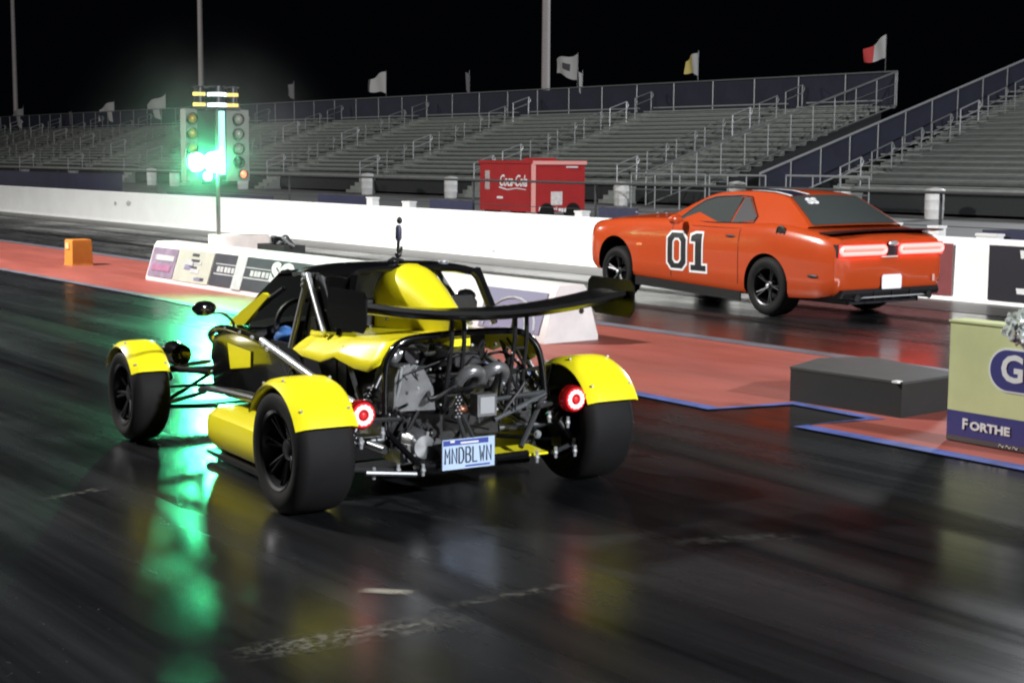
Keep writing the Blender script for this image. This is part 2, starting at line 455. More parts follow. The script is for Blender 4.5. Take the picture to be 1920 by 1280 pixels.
def banner(name, y0, y1, z0, z1, material, X=16.255, th=0.012):
    m = MB(); m.box((X - th, y0, z0), (X, y1, z1)); return m.build(name, material, bevel=0.003)
b = tag(banner('wall_banner', 12.38, 15.4, 0.06, 0.722, M['maroon']), 'maroon banner on the white wall behind the orange car', 'banner')
b = tag(banner('wall_banner', 7.2, 11.83, 0.055, 0.735, M['black_banner']), 'black banner on the white wall at the right edge of the photo', 'banner')
# the scraps of white print that show at the picture edge
for (y, z, w, h) in ((11.33, .64, .10, .10), (11.36, .19, .12, .07)):
    m = MB(); m.prism([(16.243, y + w/2, z + h/2), (16.243, y + w*.35, z - h/2), (16.243, y - w*1.4, z - h/2), (16.243, y - w*1.4, z + h/2)], (-0.004, 0, 0))
    m.build('white_print', M['sign_white'], b, smooth=False)

# ------------------------------------------------------------------ fence behind the wall
fence = empty('spectator_fence', (17.0, 30, 0)); tag(fence, 'low dark pipe fence right behind the white wall', 'fence')
mb = MB(); mb.tube([(0, -45, 1.345), (0, 110, 1.345)], 0.021, 8); mb.build('top_rail', M['dark_steel'], fence)
pm = MB().tube([(0, 0, 0), (0, 0, 1.34)], 0.022, 8).mesh('fence_post', M['dark_steel'])
for i in range(42):
    o = bpy.data.objects.new('fence_post', pm); C.objects.link(o); o.parent = fence; o.location = (0.03, -42 + i*3.6, 0)
wire = MB()
for z in (0.5, 0.9): wire.tube([(0, -45, z), (0, 110, z)], 0.006, 4)
wire.build('tension_wire', M['dark_steel'], fence)
for y0, y1, z1, lab in ((27.75, 29.75, .965, 'navy screen on the fence left of the red trailer, the farther of two'), (23.9, 25.35, .965, 'navy screen on the fence beside the left end of the red trailer'),
                      (19.2, 20.2, .96, 'navy screen on the fence above the nose of the orange car'), (7.0, 12.45, .90, 'navy screen on the fence above the black banner'),
                      (40.5, 78, 1.26, 'long navy screen on the fence at the left edge'), (31.8, 37.6, .86, 'low navy screen on the fence behind the starting lights')):
    m = MB(); n = 10
    R = []
    for i in range(n + 1):
        y = lerp(y0, y1, i/n); dz = -0.02*math.sin(PI*((i*1.0) % 3)/3)
        R.append([(16.93, y, .2), (16.93 + .01*math.sin(i*2.1), y, .6), (16.93, y, z1 + dz), (16.945, y, z1 + dz), (16.945, y, .2)])
    m.rings(R)
    tag(m.build('navy_screen', M['navy'], smooth=False), lab, 'screen', 'navy screens on the spectator fence')
for i, (y, h, w, lab) in enumerate(((27.22, .95, .22, 'small white box on the fence just right of the farther navy screen'), (25.85, .90, .26, 'small white box on the fence between two navy screens'),
                             (20.45, .88, .20, 'small white box behind the wall at the right side of the red trailer'), (12.22, .845, .30, 'small white box above the join of the white and black banners'),
                             (13.75, .93, .10, 'thin white box end behind the spoiler of the orange car'), (13.05, .915, .16, 'flat white box behind the maroon banner'))):
    m = MB(); m.box((16.70, y - w/2, 0), (16.86, y + w/2, h - .03)); m.box((16.69, y - w/2 - .012, h - .03), (16.87, y + w/2 + .012, h))
    tag(m.build('marker_box', M['white'], bevel=0.01), lab, 'box', 'white boxes behind the wall')

# ------------------------------------------------------------------ grandstands
ROWS, X0, RUN, Z0, RISE = 16, 40.0, 0.6, 0.74, 0.197
def grandstand(label, y0, y1, aisles, rows, end_y, solid_end):
    root = empty('grandstand', (X0, y0, 0)); tag(root, label, 'grandstand', 'aluminium grandstands')
    L = y1 - y0
    edges = [0.0]
    for a in aisles: edges += [a - y0 - 0.6, a - y0 + 0.6]
    edges.append(L)
    secs = [(edges[i], edges[i+1]) for i in range(0, len(edges), 2) if edges[i+1] - edges[i] > 0.3]
    meshes = {}
    fb = MB().box((0, 0, -.035), (.36, L, 0)).mesh('footboard', M['alu_dark'], smooth=False)
    rb = MB().box((0, 0, 0), (.02, L, RISE - .05)).mesh('riser_board', M['alu_dark'], smooth=False)
    def add(name, me, loc):
        o = bpy.data.objects.new(name, me); C.objects.link(o); o.parent = root; o.location = loc; return o
    for i in range(rows):
        fz = Z0 + RISE*i
        add('footboard', fb, (RUN*i, 0, fz))
        add('riser_board', rb, (RUN*i + .40, 0, fz + .0))
        for s0, s1 in secs:
            k = round(s1 - s0, 3)
            if k not in meshes:
                mm = MB(); mm.box((0, 0.02, -.05), (.26, k - .02, 0))
                meshes[k] = mm.mesh('seat_plank', M['alu'], smooth=False)
            add('seat_plank', meshes[k], (RUN*i + .36, s0, fz + .45))
    # dark understructure seen through the gaps
    m = MB(); m.prism([(-.05, .05, Z0 - .12), (RUN*rows, .05, Z0 + RISE*rows - .12), (RUN*rows, .05, .1), (-.05, .05, .1)], (0, L - .1, 0))
    m.build('understructure', M['dark_steel'], root, smooth=False)
    # stair handrails up the aisles
    hm = MB()
    def hz(x): return Z0 + RISE*x/RUN
    for (a, b) in (((0, .95), (1.05, .95)), ((0, .62), (1.05, .62))):
        hm.tube([(a[0], 0, a[1]), (b[0], 0, b[1] + RISE*1.05/RUN)], .026, 6)
    hm.tube([(.02, 0, 0), (.02, 0, .95)], .024, 6); hm.tube([(1.03, 0, .2), (1.03, 0, .95 + RISE*1.03/RUN)], .024, 6)
    hm.tube([(1.05, 0, .62 + RISE*1.05/RUN), (1.16, 0, .80 + RISE*1.05/RUN), (1.05, 0, .95 + RISE*1.05/RUN)], .026, 6)
    hmesh = hm.mesh('handrail', M['rail_bright'])
    hmesh2 = hmesh.copy(); hmesh2.materials.clear(); hmesh2.materials.append(M['galv'])
    for j, a in enumerate(aisles):
        for k in range(7):
            x = -0.55 + k*1.55
            add('handrail', hmesh if (j*3 + k*5) % 4 == 0 or k == 0 else hmesh2, (x, a - y0, max(0.0, hz(x))))
        # stair from the ground to the first row
        st = MB()
        for q in range(4): st.box((-1.0 + q*.25, a - y0 - .55, .02), (-.75 + q*.25, a - y0 + .55, .17*(q+1)))
        st.build('stair', M['alu_dark'], root, smooth=False)
    # back fence: posts, rails, dark mesh panels
    xb, zb = RUN*rows + .75, Z0 + RISE*rows
    wk = MB(); wk.box((RUN*rows, 0, zb - .05), (xb + .05, L, zb)); wk.build('walkway', M['alu_dark'], root, smooth=False)
    n = max(2, int(L/2.6)); step = L/n
    pmesh = MB().tube([(0, 0, 0), (0, 0, 1.42)], .028, 6).mesh('fence_post', M['galv'])
    smesh = MB().box((0, .05, .10), (.012, step - .05, 1.36)).mesh('fence_screen', M['navy2'], smooth=False)
    for i in range(n + 1): add('fence_post', pmesh, (xb, i*step, zb))
    for i in range(n): add('fence_screen', smesh, (xb + .03, i*step, zb))
    r = MB(); r.tube([(xb, 0, zb + 1.42), (xb, L, zb + 1.42)], .036, 6); r.tube([(xb, 0, zb + .06), (xb, L, zb + .06)], .025, 6)
    r.build('top_rail', M['galv'], root)
    # sloping guard along the end nearest the camera
    e = end_y - y0
    g0 = (-3.1, e, .18); g1 = (xb, e, zb + 1.42)
    sl = (g1[2] - .05 - 1.32)/(g1[0] - g0[0])
    gr = MB(); gr.tube([(g0[0], e, 1.30), (g1[0], e, g1[2])], .042, 8)
    gr.tube([(g0[0], e, .12), (xb, e, zb + .05)], .03, 6)
    gr.build('end_rail', M['rail_bright'] if solid_end else M['galv'], root)
    for i in range(12):
        x = lerp(g0[0], xb, i/11); zt = lerp(1.30, g1[2], i/11); z_ = lerp(.12, zb + .05, i/11)
        gp = MB(); gp.tube([(x, e, z_), (x, e, zt)], .026, 6); gp.build('end_post', M['galv'], root)
    if solid_end:
        sc = MB(); sc.prism([(g0[0], e + .03, .14), (xb, e + .03, zb + .07), (xb, e + .03, g1[2] - .07), (g0[0], e + .03, 1.24)], (0, .012, 0))
        sc.build('end_screen', M['navy2'], root, smooth=False)
    else:
        ww = MB()
        for q in (.33, .66): ww.tube([(g0[0], e, lerp(.12, 1.30, q)), (xb, e, lerp(zb + .05, g1[2], q))], .012, 5)
        ww.build('mid_rail', M['galv'], root)
    return root
grandstand('long aluminium grandstand behind the starting lights and red trailer', 41.5, 152, [46.0 + 9.6*k for k in range(11)], ROWS, 41.42, False)
grandstand('nearer aluminium grandstand at the right edge behind the orange car', 8, 35.8, [34.7, 25.1, 15.5], ROWS + 4, 35.85, True)

# walkway rails in front of the stands
def pipe_rail(y0, y1, x, h, lab, n=3):
    root = empty('pipe_rail', (x, y0, 0)); tag(root, lab, 'railing', 'pipe railings in front of the grandstands')
    m = MB(); m.tube([(0, 0, h), (0, y1 - y0, h)], .035, 6); m.build('top_rail', M['rail_bright'], root)
    m = MB(); m.tube([(0, 0, h*.55), (0, y1 - y0, h*.55)], .02, 6); m.build('mid_rail', M['galv'], root)
    for i in range(n + 1):
        m = MB(); yy = (y1 - y0)*i/n; m.tube([(0, yy, 0), (0, yy, h)], .025, 6); m.build('post', M['galv'], root)
pipe_rail(38.3, 42.1, 36.8, 1.23, 'white pipe railing above the windscreen of the orange car')
pipe_rail(35.5, 38.1, 36.8, 1.23, 'pipe railing between the two grandstands')
pipe_rail(31.2, 34.6, 36.8, 1.25, 'pipe railing above the roof of the orange car')

# ------------------------------------------------------------------ light masts behind the long stand
for (y, x, lab, r) in ((146.6, 50.9, 'leftmost tall light mast behind the long grandstand', .24), (106.6, 50.9, 'tall light mast rising behind the starting lights', .22), (65.0, 50.75, 'tall light mast left of the large white flag', .24)):
    root = empty('light_mast', (x, y, 0)); tag(root, lab, 'light mast', 'tall light masts behind the long grandstand')
    m = MB(); m.tube([(0, 0, 0), (0, 0, 22)], r, 14, r1=r*.7); m.build('mast', M['pole'], root)
    m = MB(); m.box((-.35, -.35, 0), (.35, .35, .12)); m.build('base_plate', M['pole'], root, bevel=.02)
    m = MB(); m.box((-.5, -1.6, 21.6), (-.3, 1.6, 21.75)); m.build('cross_arm', M['pole'], root)
    for q in (-1.2, -.4, .4, 1.2):
        m = MB(); m.lathe([(0, .12), (-.12, .28), (-.32, .30)], 'x', (-.5, q, 21.5), 14); m.build('lamp_head', M['dark_metal'], root)

# ------------------------------------------------------------------ flags along the top of the stand
def flag(y, z, w, h, mt, lab, droop=.35, band=None, top=None, phase=0.0, print_=False):
    root = empty('flag', (50.42, y, 0)); tag(root, lab, 'flag', 'flags along the top of the long grandstand')
    m = MB(); m.tube([(0, 0, 3.9), (0, 0, z + h*.55)], .016, 6); m.build('flag_pole', M['dark_metal'], root)
    m = MB(); nx, nz = 12, 6; V = []
    for i in range(nx + 1):
        u = i/nx; row = []
        for j in range(nz + 1):
            v = j/nz
            hh = h*(1 - .45*u)
            row.append(m.bm.verts.new((.09*math.sin(u*7 + phase + v*1.5)*u**.5 - .02, u*w, z + h*.5 - v*hh - droop*u*h - .05*math.sin(u*6 + phase)*h)))
        V.append(row)
    for i in range(nx):
        for j in range(nz):
            f = m.bm.faces.new((V[i][j], V[i+1][j], V[i+1][j+1], V[i][j+1]))
            if band and i/nx >= band: f.material_index = 1
            if print_ and 4 <= i <= 7 and 2 <= j <= 3: f.material_index = 1
    o = m.build('flag_cloth', mt if isinstance(mt, list) else [mt], root, fix=False)
    return root
FW, FD, FR, FY = M['flag_white'], M['flag_dark'], M['flag_red'], M['flag_yellow']
fdim = mat('dim_flag_cloth', (0.14, 0.14, 0.15), 0.8)
flag(143.2, 5.15, 3.0, 2.0, FW, 'white flag at the leftmost light mast', .3, phase=1)
flag(131.2, 4.85, .5, 1.3, fdim, 'dim grey flag hanging near the left edge, second from left', .1)
flag(121.8, 5.3, 3.2, 1.7, FW, 'white flag third from the left', .35, phase=2)
flag(111.8, 5.5, 3.6, 1.9, FW, 'white flag left of the starting lights', .4, phase=.5)
flag(91.6, 6.1, .9, 1.1, fdim, 'dim grey flag just right of the starting lights', .3)
flag(80.2, 6.2, 1.9, 1.3, [FW, FD], 'tattered white flag between starting lights and the middle mast', .3, band=.85, phase=3)
flag(71.5, 5.9, .35, 1.2, fdim, 'dark flag hanging limp above the long stand', .1)
flag(61.95, 6.35, 1.75, 1.3, [FW, FD], 'large white flag with dark print beside the middle mast', .14, print_=True)
flag(61.55, 5.5, .3, 1.2, FW, 'narrow grey flag hanging limp below the large white flag', .05)
flag(53.1, 6.15, .85, 1.05, [FW, FY], 'pale yellow flag above the long stand', .35, band=.4, phase=2)
flag(42.1, 6.3, 1.1, .95, [FW, FR], 'red and white flag at the right end of the long stand', .55, band=.55, phase=4)

# ------------------------------------------------------------------ red drinks trailer
tr = empty('concession_trailer', (26.5, 34.45, 0)); tag(tr, 'red drinks trailer with white script lettering behind the wall', 'trailer')
m = MB(); m.box((0, 0, .25), (1.85, 2.58, 1.62)); m.build('body', M['trailer_red'], tr, bevel=.05)
m = MB(); m.box((-.03, -.03, 1.60), (1.90, 2.62, 1.69)); m.build('roof', M['trailer_red'], tr, bevel=.025)
m = MB(); m.box((-.045, -.05, 1.58), (1.88, -.02, 1.68)); m.build('awning_rail', M['pink'], tr, bevel=.008)
m = MB(); m.box((-.03, -.02, .25), (.06, .07, 1.60)); m.build('corner_post', M['pink'], tr, bevel=.02)
m = MB(); m.box((1.15, -.055, 1.49), (1.55, -.02, 1.53)); m.build('lamp_bar', M['white'], tr)
m = MB(); m.box((.7, .5, 1.69), (1.2, 1.4, 1.76)); m.build('roof_vent', M['trailer_red'], tr, bevel=.02)
text('lettering', 'Coca-Cola', M['sign_white'], tr, (-.012, 1.62, 1.10), (0, -1, 0), (0, 0, 1), .46, .006, bold=.005, shear=.35, sx=.66)
swoosh = smooth_path([(-.012, 1.6, .92), (-.012, 1.2, .86), (-.012, .8, .90), (-.012, .35, .87)], 5)
m = MB(); m.tube(swoosh, .022, 5, r1=.012); m.build('swoosh', M['sign_white'], tr)
for z in (1.28, .98):
    m = MB(); m.box((-.014, 2.10, z - .13), (0, 2.30, z + .11)); m.build('side_panel', mat('pale_panel', (.42, .36, .36), .5, noise=.4, nscale=20), tr)
m = MB(); m.box((-.012, 1.45, .60), (0, 1.72, .66)); m.build('sticker', M['sign_white'], tr)
m = MB(); m.box((.62, -.016, .44), (1.02, 0, .82)); m.build('menu_panel', mat('menu_white', (.62, .58, .58), .5, noise=.3, nscale=14), tr)
m = MB(); rnd = random.Random(5)
for i in range(13):
    x = .2 + i*.1; z = .30 + rnd.uniform(-.02, .05); m.box((x, -.014, z - rnd.uniform(.02, .06)), (x + rnd.uniform(.04, .085), 0, z + rnd.uniform(.03, .07)))
m.build('faded_print', M['sign_white'], tr, smooth=False)
for x, y in ((.45, .02), (1.4, .02), (.45, 2.55), (1.4, 2.55)):
    m = MB(); m.lathe([(-.08, .12), (-.08, .25), (.08, .25), (.08, .12)], 'y', (x, y, .25), 18); m.build('tyre', M['rubber'], tr)

# ------------------------------------------------------------------ white barrels and people-less clutter in front of the stands
bar = empty('trash_barrel', (0, 0, 0))
m = MB(); m.lathe([(0, .25), (.02, .27), (.35, .285), (.37, .295), (.40, .285), (.72, .285), (.74, .295), (.77, .285), (1.05, .28)], 'z', n=20); m.build('barrel', M['white'], bar)
m = MB(); m.lathe([(1.05, .30), (1.10, .305), (1.16, .25), (1.20, .08), (1.21, .0)], 'z', n=20); m.build('lid', M['white'], bar)
BL0 = [(24, 27.8, 'white barrel just left of the nose of the orange car'), (24, 18.75, 'white barrel above the spoiler of the orange car'), (30, 30.0, 'white barrel above the roof of the orange car'),
      (30, 26.3, 'white barrel above the rear window of the orange car'), (24, 34.9, 'white barrel left of the red trailer'), (24, 54.6, 'grey-lit barrel left of the starting lights'),
      (24, 52.6, 'barrel close to the left side of the starting lights'), (24, 47.2, 'barrel just right of the starting lights'), (26, 42.5, 'barrel halfway between starting lights and red trailer')]
BL = [(x*38/24, y*38/24, lab) if x == 24 else (x*38/30, y*38/30, lab) if x == 30 else (x*38/26, y*38/26, lab) for x, y, lab in BL0]
for i, (x, y, lab) in enumerate(BL):
    o = bar if i == 0 else copy_tree(bar)
    o.location = (x, y, 0); o.scale = (1, 1, .74 + .05*(i % 3)); tag(o, lab, 'barrel', 'white barrels in front of the grandstands')

# ------------------------------------------------------------------ centre barrier block with advertising boards
cb = empty('timing_barrier', (9.40, 16.25, 0)); tag(cb, 'long white barrier block with advertising boards on its sloping side', 'barrier')
h = .555; hw0, hw1 = .335, .17; y0, y1 = -4.65, 4.65
m = MB()
m.rings([[(-hw0, y, .0), (-hw0, y, .05), (-hw1 - .02, y, h - .05), (-hw1 + .02, y, h), (hw1 - .02, y, h), (hw1 + .02, y, h - .05), (hw0, y, .05), (hw0, y, 0)] for y in (y0, y0 + .03, -1.5, 1.5, y1 - .03, y1)])
m.build('block', M['block_white'], cb, bevel=.015)
def side(y, t, off=.008):       # point on the sloping side facing the near lane, t = 0 bottom .. 1 top
    z = lerp(.06, h - .055, t); x = lerp(-hw0, -hw1 - .02, (z - .05)/(h - .10)) - off
    return Vector((x, y, z))
def board(name, ya, yb, ta, tb, material, off=.006, th=.006):
    m = MB(); P = [side(ya, ta, off), side(yb, ta, off), side(yb, tb, off), side(ya, tb, off)]
    m.prism(P, (-th, 0, th*.3)); return m.build(name, material, cb, smooth=False)
cy = 16.25
board('ad_board', 3.78, 4.60, .02, .94, M['ad_purple'])
board('ad_board', 2.66, 3.74, .0, .97, M['ad_cream'])
board('ad_board', -1.6, 2.63, .02, .97, M['ad_dark'])
board('ad_board', -4.55, -3.55, .05, .95, M['ad_lilac'])
board('ad_print', 3.85, 4.45, .55, .72, M['ad_grey'], .014); board('ad_print', 3.9, 4.5, .22, .42, mat('ad_plum', (.30, .13, .22), .5, noise=.3, nscale=12), .014)
rnd = random.Random(2)
for i in range(10):
    y = 2.78 + rnd.random()*.5; t = .08 + .55*rnd.random(); w = .12 + .2*rnd.random()
    board('ad_print', y, y + w, t, t + .07 + .06*rnd.random(), [M['ad_grey'], M['ad_lilac'], M['ad_dark']][i % 3], .013 + .0006*i, .003)
board('ad_print', 3.1, 3.3, .80, .88, M['ad_dark'], .014)
board('ad_print', 1.70, 1.96, .0, .98, M['ad_grey'], .014)
for i in range(15):
    y = 1.05 + i*.105 - .02*rnd.random()
    if 1.62 < y + .05 < 2.0 or y > 2.5: continue
    board('ad_print', y, y + .08, .44, .60, M['ad_grey'], .013, .003)
board('ad_print', 1.0, 2.55, .36, .395, M['ad_grey'], .0125, .002); board('ad_print', 1.0, 2.55, .66, .685, M['ad_grey'], .013, .002)
p0 = side(1.0, .60, .016); up = (side(0, 1) - side(0, 0)).normalized()
text('ad_lettering', 'SO', mat('ad_letter', (.50, .54, .52), .5), cb, p0, (0, -1, 0), up, .34, .004, bold=.02, sx=1.35)
for r_, y_ in ((.20, -4.05), (.30, -4.05)):
    pts = [side(y_ + 1.4*r_*math.cos(t), .12 + 2.2*r_*math.sin(t), .016) for t in [PI*k/12 for k in range(13)]]
    m = MB(); m.tube(pts, .012, 5); m.build('ad_print', M['ad_grey'], cb)
m = MB(); m.lathe([(0, .03), (-.006, .03), (-.006, 0)], 'y', (.12, y0 - .001, .30), 12); m.build('bolt_hole', M['dark_metal'], cb)

# ------------------------------------------------------------------ starting lights ("tree")
tree = empty('starting_lights', (9.5, 19.43, 0), 0.0); tag(tree, 'drag race starting lights on a pole, glowing bright green', 'starting lights')
m = MB(); m.tube([(0, 0, .02), (0, 0, 2.45)], .028, 10); m.build('pole', M['tree_grey'], tree)
m = MB(); m.box((-.05, -.30, 0), (.62, .22, .70)); m.build('base_box', mat('base_pinkish_white', (.74, .66, .62), .5, noise=.1), tree, bevel=.03)
m = MB(); m.box((-.47, -.02, 1.43), (-.30, .14, 2.40)); m.box((.13, -.02, 1.43), (.47, .14, 2.40)); m.build('side_panel', M['tree_grey'], tree, bevel=.015)
m = MB(); m.box((-.30, 0, 1.45), (.13, .12, 2.38)); m.build('housing', M['tree_black'], tree, bevel=.015)
m = MB(); m.box((.015, -.035, 1.52), (.10, -.003, 2.38)); m.build('light_strip', M['cyan_strip'], tree, bevel=.008)
def aimed_lamp(x, z, mt, r, turn, depth):
    mm = MB(); mm.lathe([(0, r*1.12), (-depth, r*1.12), (-depth, r*1.06), (-.01, r*1.04)], 'y', n=24, caps=False); hd = mm.build('lamp_hood', M['tree_black'], tree)
    hd.location = (x, -.03, z); hd.rotation_euler = (0, 0, turn)
    mm = MB(); mm.lathe([(-.012, r), (-.03, r*.7), (-.036, 0.0)], 'y', n=24); mm.build('lens', mt, hd)
def lamp(x, z, mt, r=.075, rim=True):
    mm = MB(); mm.lathe([(0, r*1.12), (-.06, r*1.12), (-.06, r), (-.02, r)], 'y', (x, -.02, z), 20); hd = mm.build('lamp_hood', M['tree_black'], tree)
    mm = MB(); mm.lathe([(-.021, r), (-.045, r*.7), (-.055, 0.0)], 'y', (x, -.02, z), 20); mm.build('lens', mt, hd)
for z in (2.27, 2.07, 1.87):
    lamp(-.385, z, M['tree_bronze'], .07); lamp(.30, z, mat('unlit_grey_lens', (.2, .19, .17), .2), .07)
aimed_lamp(-.07, 1.69, M['green_lit'], .13, -.45, .17); aimed_lamp(-.335, 1.69, M['green_lit'], .12, -.45, .16); lamp(.30, 1.69, M['tree_black'], .07)
lamp(.36, 1.525, M['red_lit'], .055); aimed_lamp(-.16, 1.50, M['green_lit'], .055, -.45, .08)
for z in (2.46, 2.60):
    for x, mt, r, hh in ((-.24, M['stage_gold'], .085, .045), (.02, M['stage_white'], .13, .05), (.25, M['stage_gold'], .085, .045)):
        mm = MB(); mm.lathe([(-hh/2, r*.7), (-hh/2, r), (hh/2, r), (hh/2, r*.7)], 'z', (x, .03, z), 24); sr_ = mm.build('stage_lamp', mt, tree)
        mm = MB(); mm.lathe([(hh/2, r*.8), (hh/2 + .09, r*.8)], 'z', (x, .03, z), 16); mm.build('stage_cap', M['dark_metal'], sr_)
m = MB(); m.box((-.33, -.06, 2.40), (.34, .14, 2.43)); m.box((-.30, -.05, 2.69), (.32, .13, 2.705)); m.build('stage_tray', M['dark_metal'], tree, bevel=.004)
gl = bpy.data.lights.new('green_lamp', 'SPOT'); gl.energy = 720; gl.spot_size = 2.5; gl.spot_blend = .8; gl.color = (.06, 1, .40); gl.shadow_soft_size = .10
go = bpy.data.objects.new('green_lamp', gl); C.objects.link(go); go.parent = tree; go.location = (-.24, -.24, 1.69); go.rotation_euler = Vector((-.75, -.70, .05)).to_track_quat('-Z', 'Y').to_euler()

# cable box beside the lights, orange block farther down
cbx = empty('cable_box', (9.75, 18.1, 0)); tag(cbx, 'dark cable box with loose leads behind the barrier near the starting lights', 'box')
m = MB(); m.box((-.12, -.28, 0), (.2, .45, .62)); m.build('case', M['box_black'], cbx, bevel=.02)
for i in range(7):
    a = rnd.uniform(-.25, .4); m = MB(); m.tube(smooth_path([(rnd.uniform(-.1, .15), a, .60), (rnd.uniform(-.1, .15), a - .06, .68 + .07*rnd.random()), (rnd.uniform(-.1, .15), a - .14, .66), (0, a - .22, .61)], 4), .016, 6)
    m.build('lead', M['galv'] if i % 3 == 0 else M['ink'], cbx)
ob = empty('orange_block', (9.37, 24.25, 0)); tag(ob, 'orange marker block standing on the red median far down the track', 'marker block')
m = MB(); m.rings([[(-.17*s, -.17*s, z), (.17*s, -.17*s, z), (.17*s, .17*s, z), (-.17*s, .17*s, z)] for z, s in ((0, 1.05), (.06, 1.0), (.40, .95), (.42, .9))]); m.build('block', M['orange_block'], ob, bevel=.012)
m = MB(); m.box((-.182, -.05, .27), (-.165, .10, .37)); m.build('highlight_patch', mat('highlight_orange', (.75, .5, .25), .4), ob)  # bright highlight on the block, put in as a paler patch

# ------------------------------------------------------------------ black box on the median
bx = empty('timing_box', (8.43, 7.83, 0)); tag(bx, 'low black box with grey lid on the red median', 'box')
foot = [(0, 0), (.055, -.985), (.72, -.95), (.95, .05), (.55, .22)]
m = MB(); m.prism([(x, y, 0.004) for x, y in foot], (0, 0, .235)); m.build('case', M['box_black'], bx, bevel=.006)
m = MB(); m.prism([(x*1.015 - .004, y*1.012 + .004, .240) for x, y in foot], (0, 0, .018)); m.build('lid', M['box_grey'], bx, bevel=.004)
m = MB(); m.box((.018, -.975, .249), (.075, -.925, .262)); m.build('corner_mark', M['white'], bx)  # small white mark on the lid corner
m = MB()
for y, z in ((-.25, .08), (-.55, .06), (-.72, .05)): m.lathe([(0, .018), (-.006, .018), (-.006, 0)], 'x', (.012 + .05*(-y), y, z), 10)
m.build('vent_hole', M['ink'], bx)

# ------------------------------------------------------------------ sponsor sign at the right edge
sg = empty('sponsor_sign', (8.06, 6.14, 0)); tag(sg, 'yellow-green and blue sponsor sign cut by the right edge', 'sign')
LEN = 2.0
m = MB(); m.box((.006, -LEN, .008), (.16, 0, .770)); m.build('panel', M['sign_dark'], sg, bevel=.01)
m = MB(); m.box((0, -LEN, .205), (.006, -.006, .764)); m.build('upper_face', M['sign_green'], sg, smooth=False)
m = MB(); m.box((-.001, -LEN, .045), (.006, -.006, .2045)); m.build('lower_band', M['sign_blue'], sg, smooth=False)
m = MB(); m.box((0, -LEN, .012), (.006, -.006, .0445)); m.build('bottom_strip', M['tube_grey'], sg, smooth=False)
def pill(y0, y1, z0, z1, x, th):
    r = (z1 - z0)/2; zc = (z0 + z1)/2
    Q = [(x, y0 - r + r*math.cos(t)*-1*-1, zc + r*math.sin(t)) for t in [PI/2 - PI*k/16 for k in range(17)]]
    Q += [(x, y1, z0), (x, y1, z1)]
    m = MB(); m.prism(Q, (-th, 0, 0)); return m
pill(-.305, -1.6, .365, .640, -.0005, .004).build('badge_border', M['sign_white'], sg, smooth=False)
pill(-.318, -1.6, .378, .627, -.003, .004).build('badge', M['sign_blue'], sg, smooth=False)
text('lettering', 'G', M['sign_white'], sg, (-.009, -.395, .505), (0, -1, 0), (0, 0, 1), .23, .004, bold=.006)
text('lettering', 'F', M['sign_white'], sg, (-.005, -.125, .125), (0, -1, 0), (0, 0, 1), .092, .004, bold=.003)
text('lettering', 'ORTHE', M['sign_white'], sg, (-.005, -.185, .121), (0, -1, 0), (0, 0, 1), .072, .004, bold=.003, sx=1.25)
m = MB()
for q in range(3): m.tube(smooth_path([(-.004, -.40 - q*.05, .02), (-.004, -.41 - q*.05, .036), (-.004, -.43 - q*.05, .022), (-.004, -.44 - q*.05, .034)], 4), .003, 4)
m.build('scribble', M['sign_white'], sg)
m = MB(); m.box((-.008, -LEN, .765), (.165, .004, .778)); m.build('top_edge', M['sign_green'], sg, bevel=.003)
# crumpled clear plastic on top of the sign
m = MB(); m.ball((0, 0, 0), 1, .075, .10, .10, sub=4); rnd = random.Random(9)
from mathutils import noise as _n
for v in m.bm.verts:
    k = 1 + .45*_n.noise(v.co*22) + .35*abs(_n.noise(v.co*48 + Vector((3, 1, 2)))); v.co *= k
o = m.build('crumpled_plastic', M['foil'], ang=12); o.location = (8.02, 5.58, .775); tag(o, 'crumpled silvery plastic hanging over the top of the sponsor sign', 'plastic bag')

# ================================================================== YELLOW OPEN-WHEEL SPORTS CAR  (local: x = right, y = forward, z = up; origin under the rear axle)
A = empty('sports_car', (4.62, 6.68, 0), -math.radians(5.0))
tag(A, 'yellow and black open-wheel sports car with exposed engine and black rear wing', 'sports car')
CX = -0.03
def V(a, b, z): return (b, a, z)
def clear_glass():
    m = bpy.data.materials.new('clear_windscreen'); m.use_nodes = True
    nt = m.node_tree; N = nt.nodes; L = nt.links; N.clear()
    out = N.new('ShaderNodeOutputMaterial'); mix = N.new('ShaderNodeMixShader'); tr_ = N.new('ShaderNodeBsdfTransparent'); g = N.new('ShaderNodeBsdfGlossy'); fr = N.new('ShaderNodeFresnel')
    df_ = N.new('ShaderNodeBsdfDiffuse'); df_.inputs['Color'].default_value = (.62, .68, .64, 1); mx2 = N.new('ShaderNodeMixShader'); mx2.inputs[0].default_value = .17
    tr_.inputs['Color'].default_value = (.78, .88, .82, 1); g.inputs['Roughness'].default_value = .06; fr.inputs['IOR'].default_value = 1.5
    L.new(fr.outputs[0], mix.inputs[0]); L.new(tr_.outputs[0], mx2.inputs[1]); L.new(df_.outputs[0], mx2.inputs[2]); L.new(mx2.outputs[0], mix.inputs[1]); L.new(g.outputs[0], mix.inputs[2]); L.new(mix.outputs[0], out.inputs[0])
    return m
M['screen'] = clear_glass()

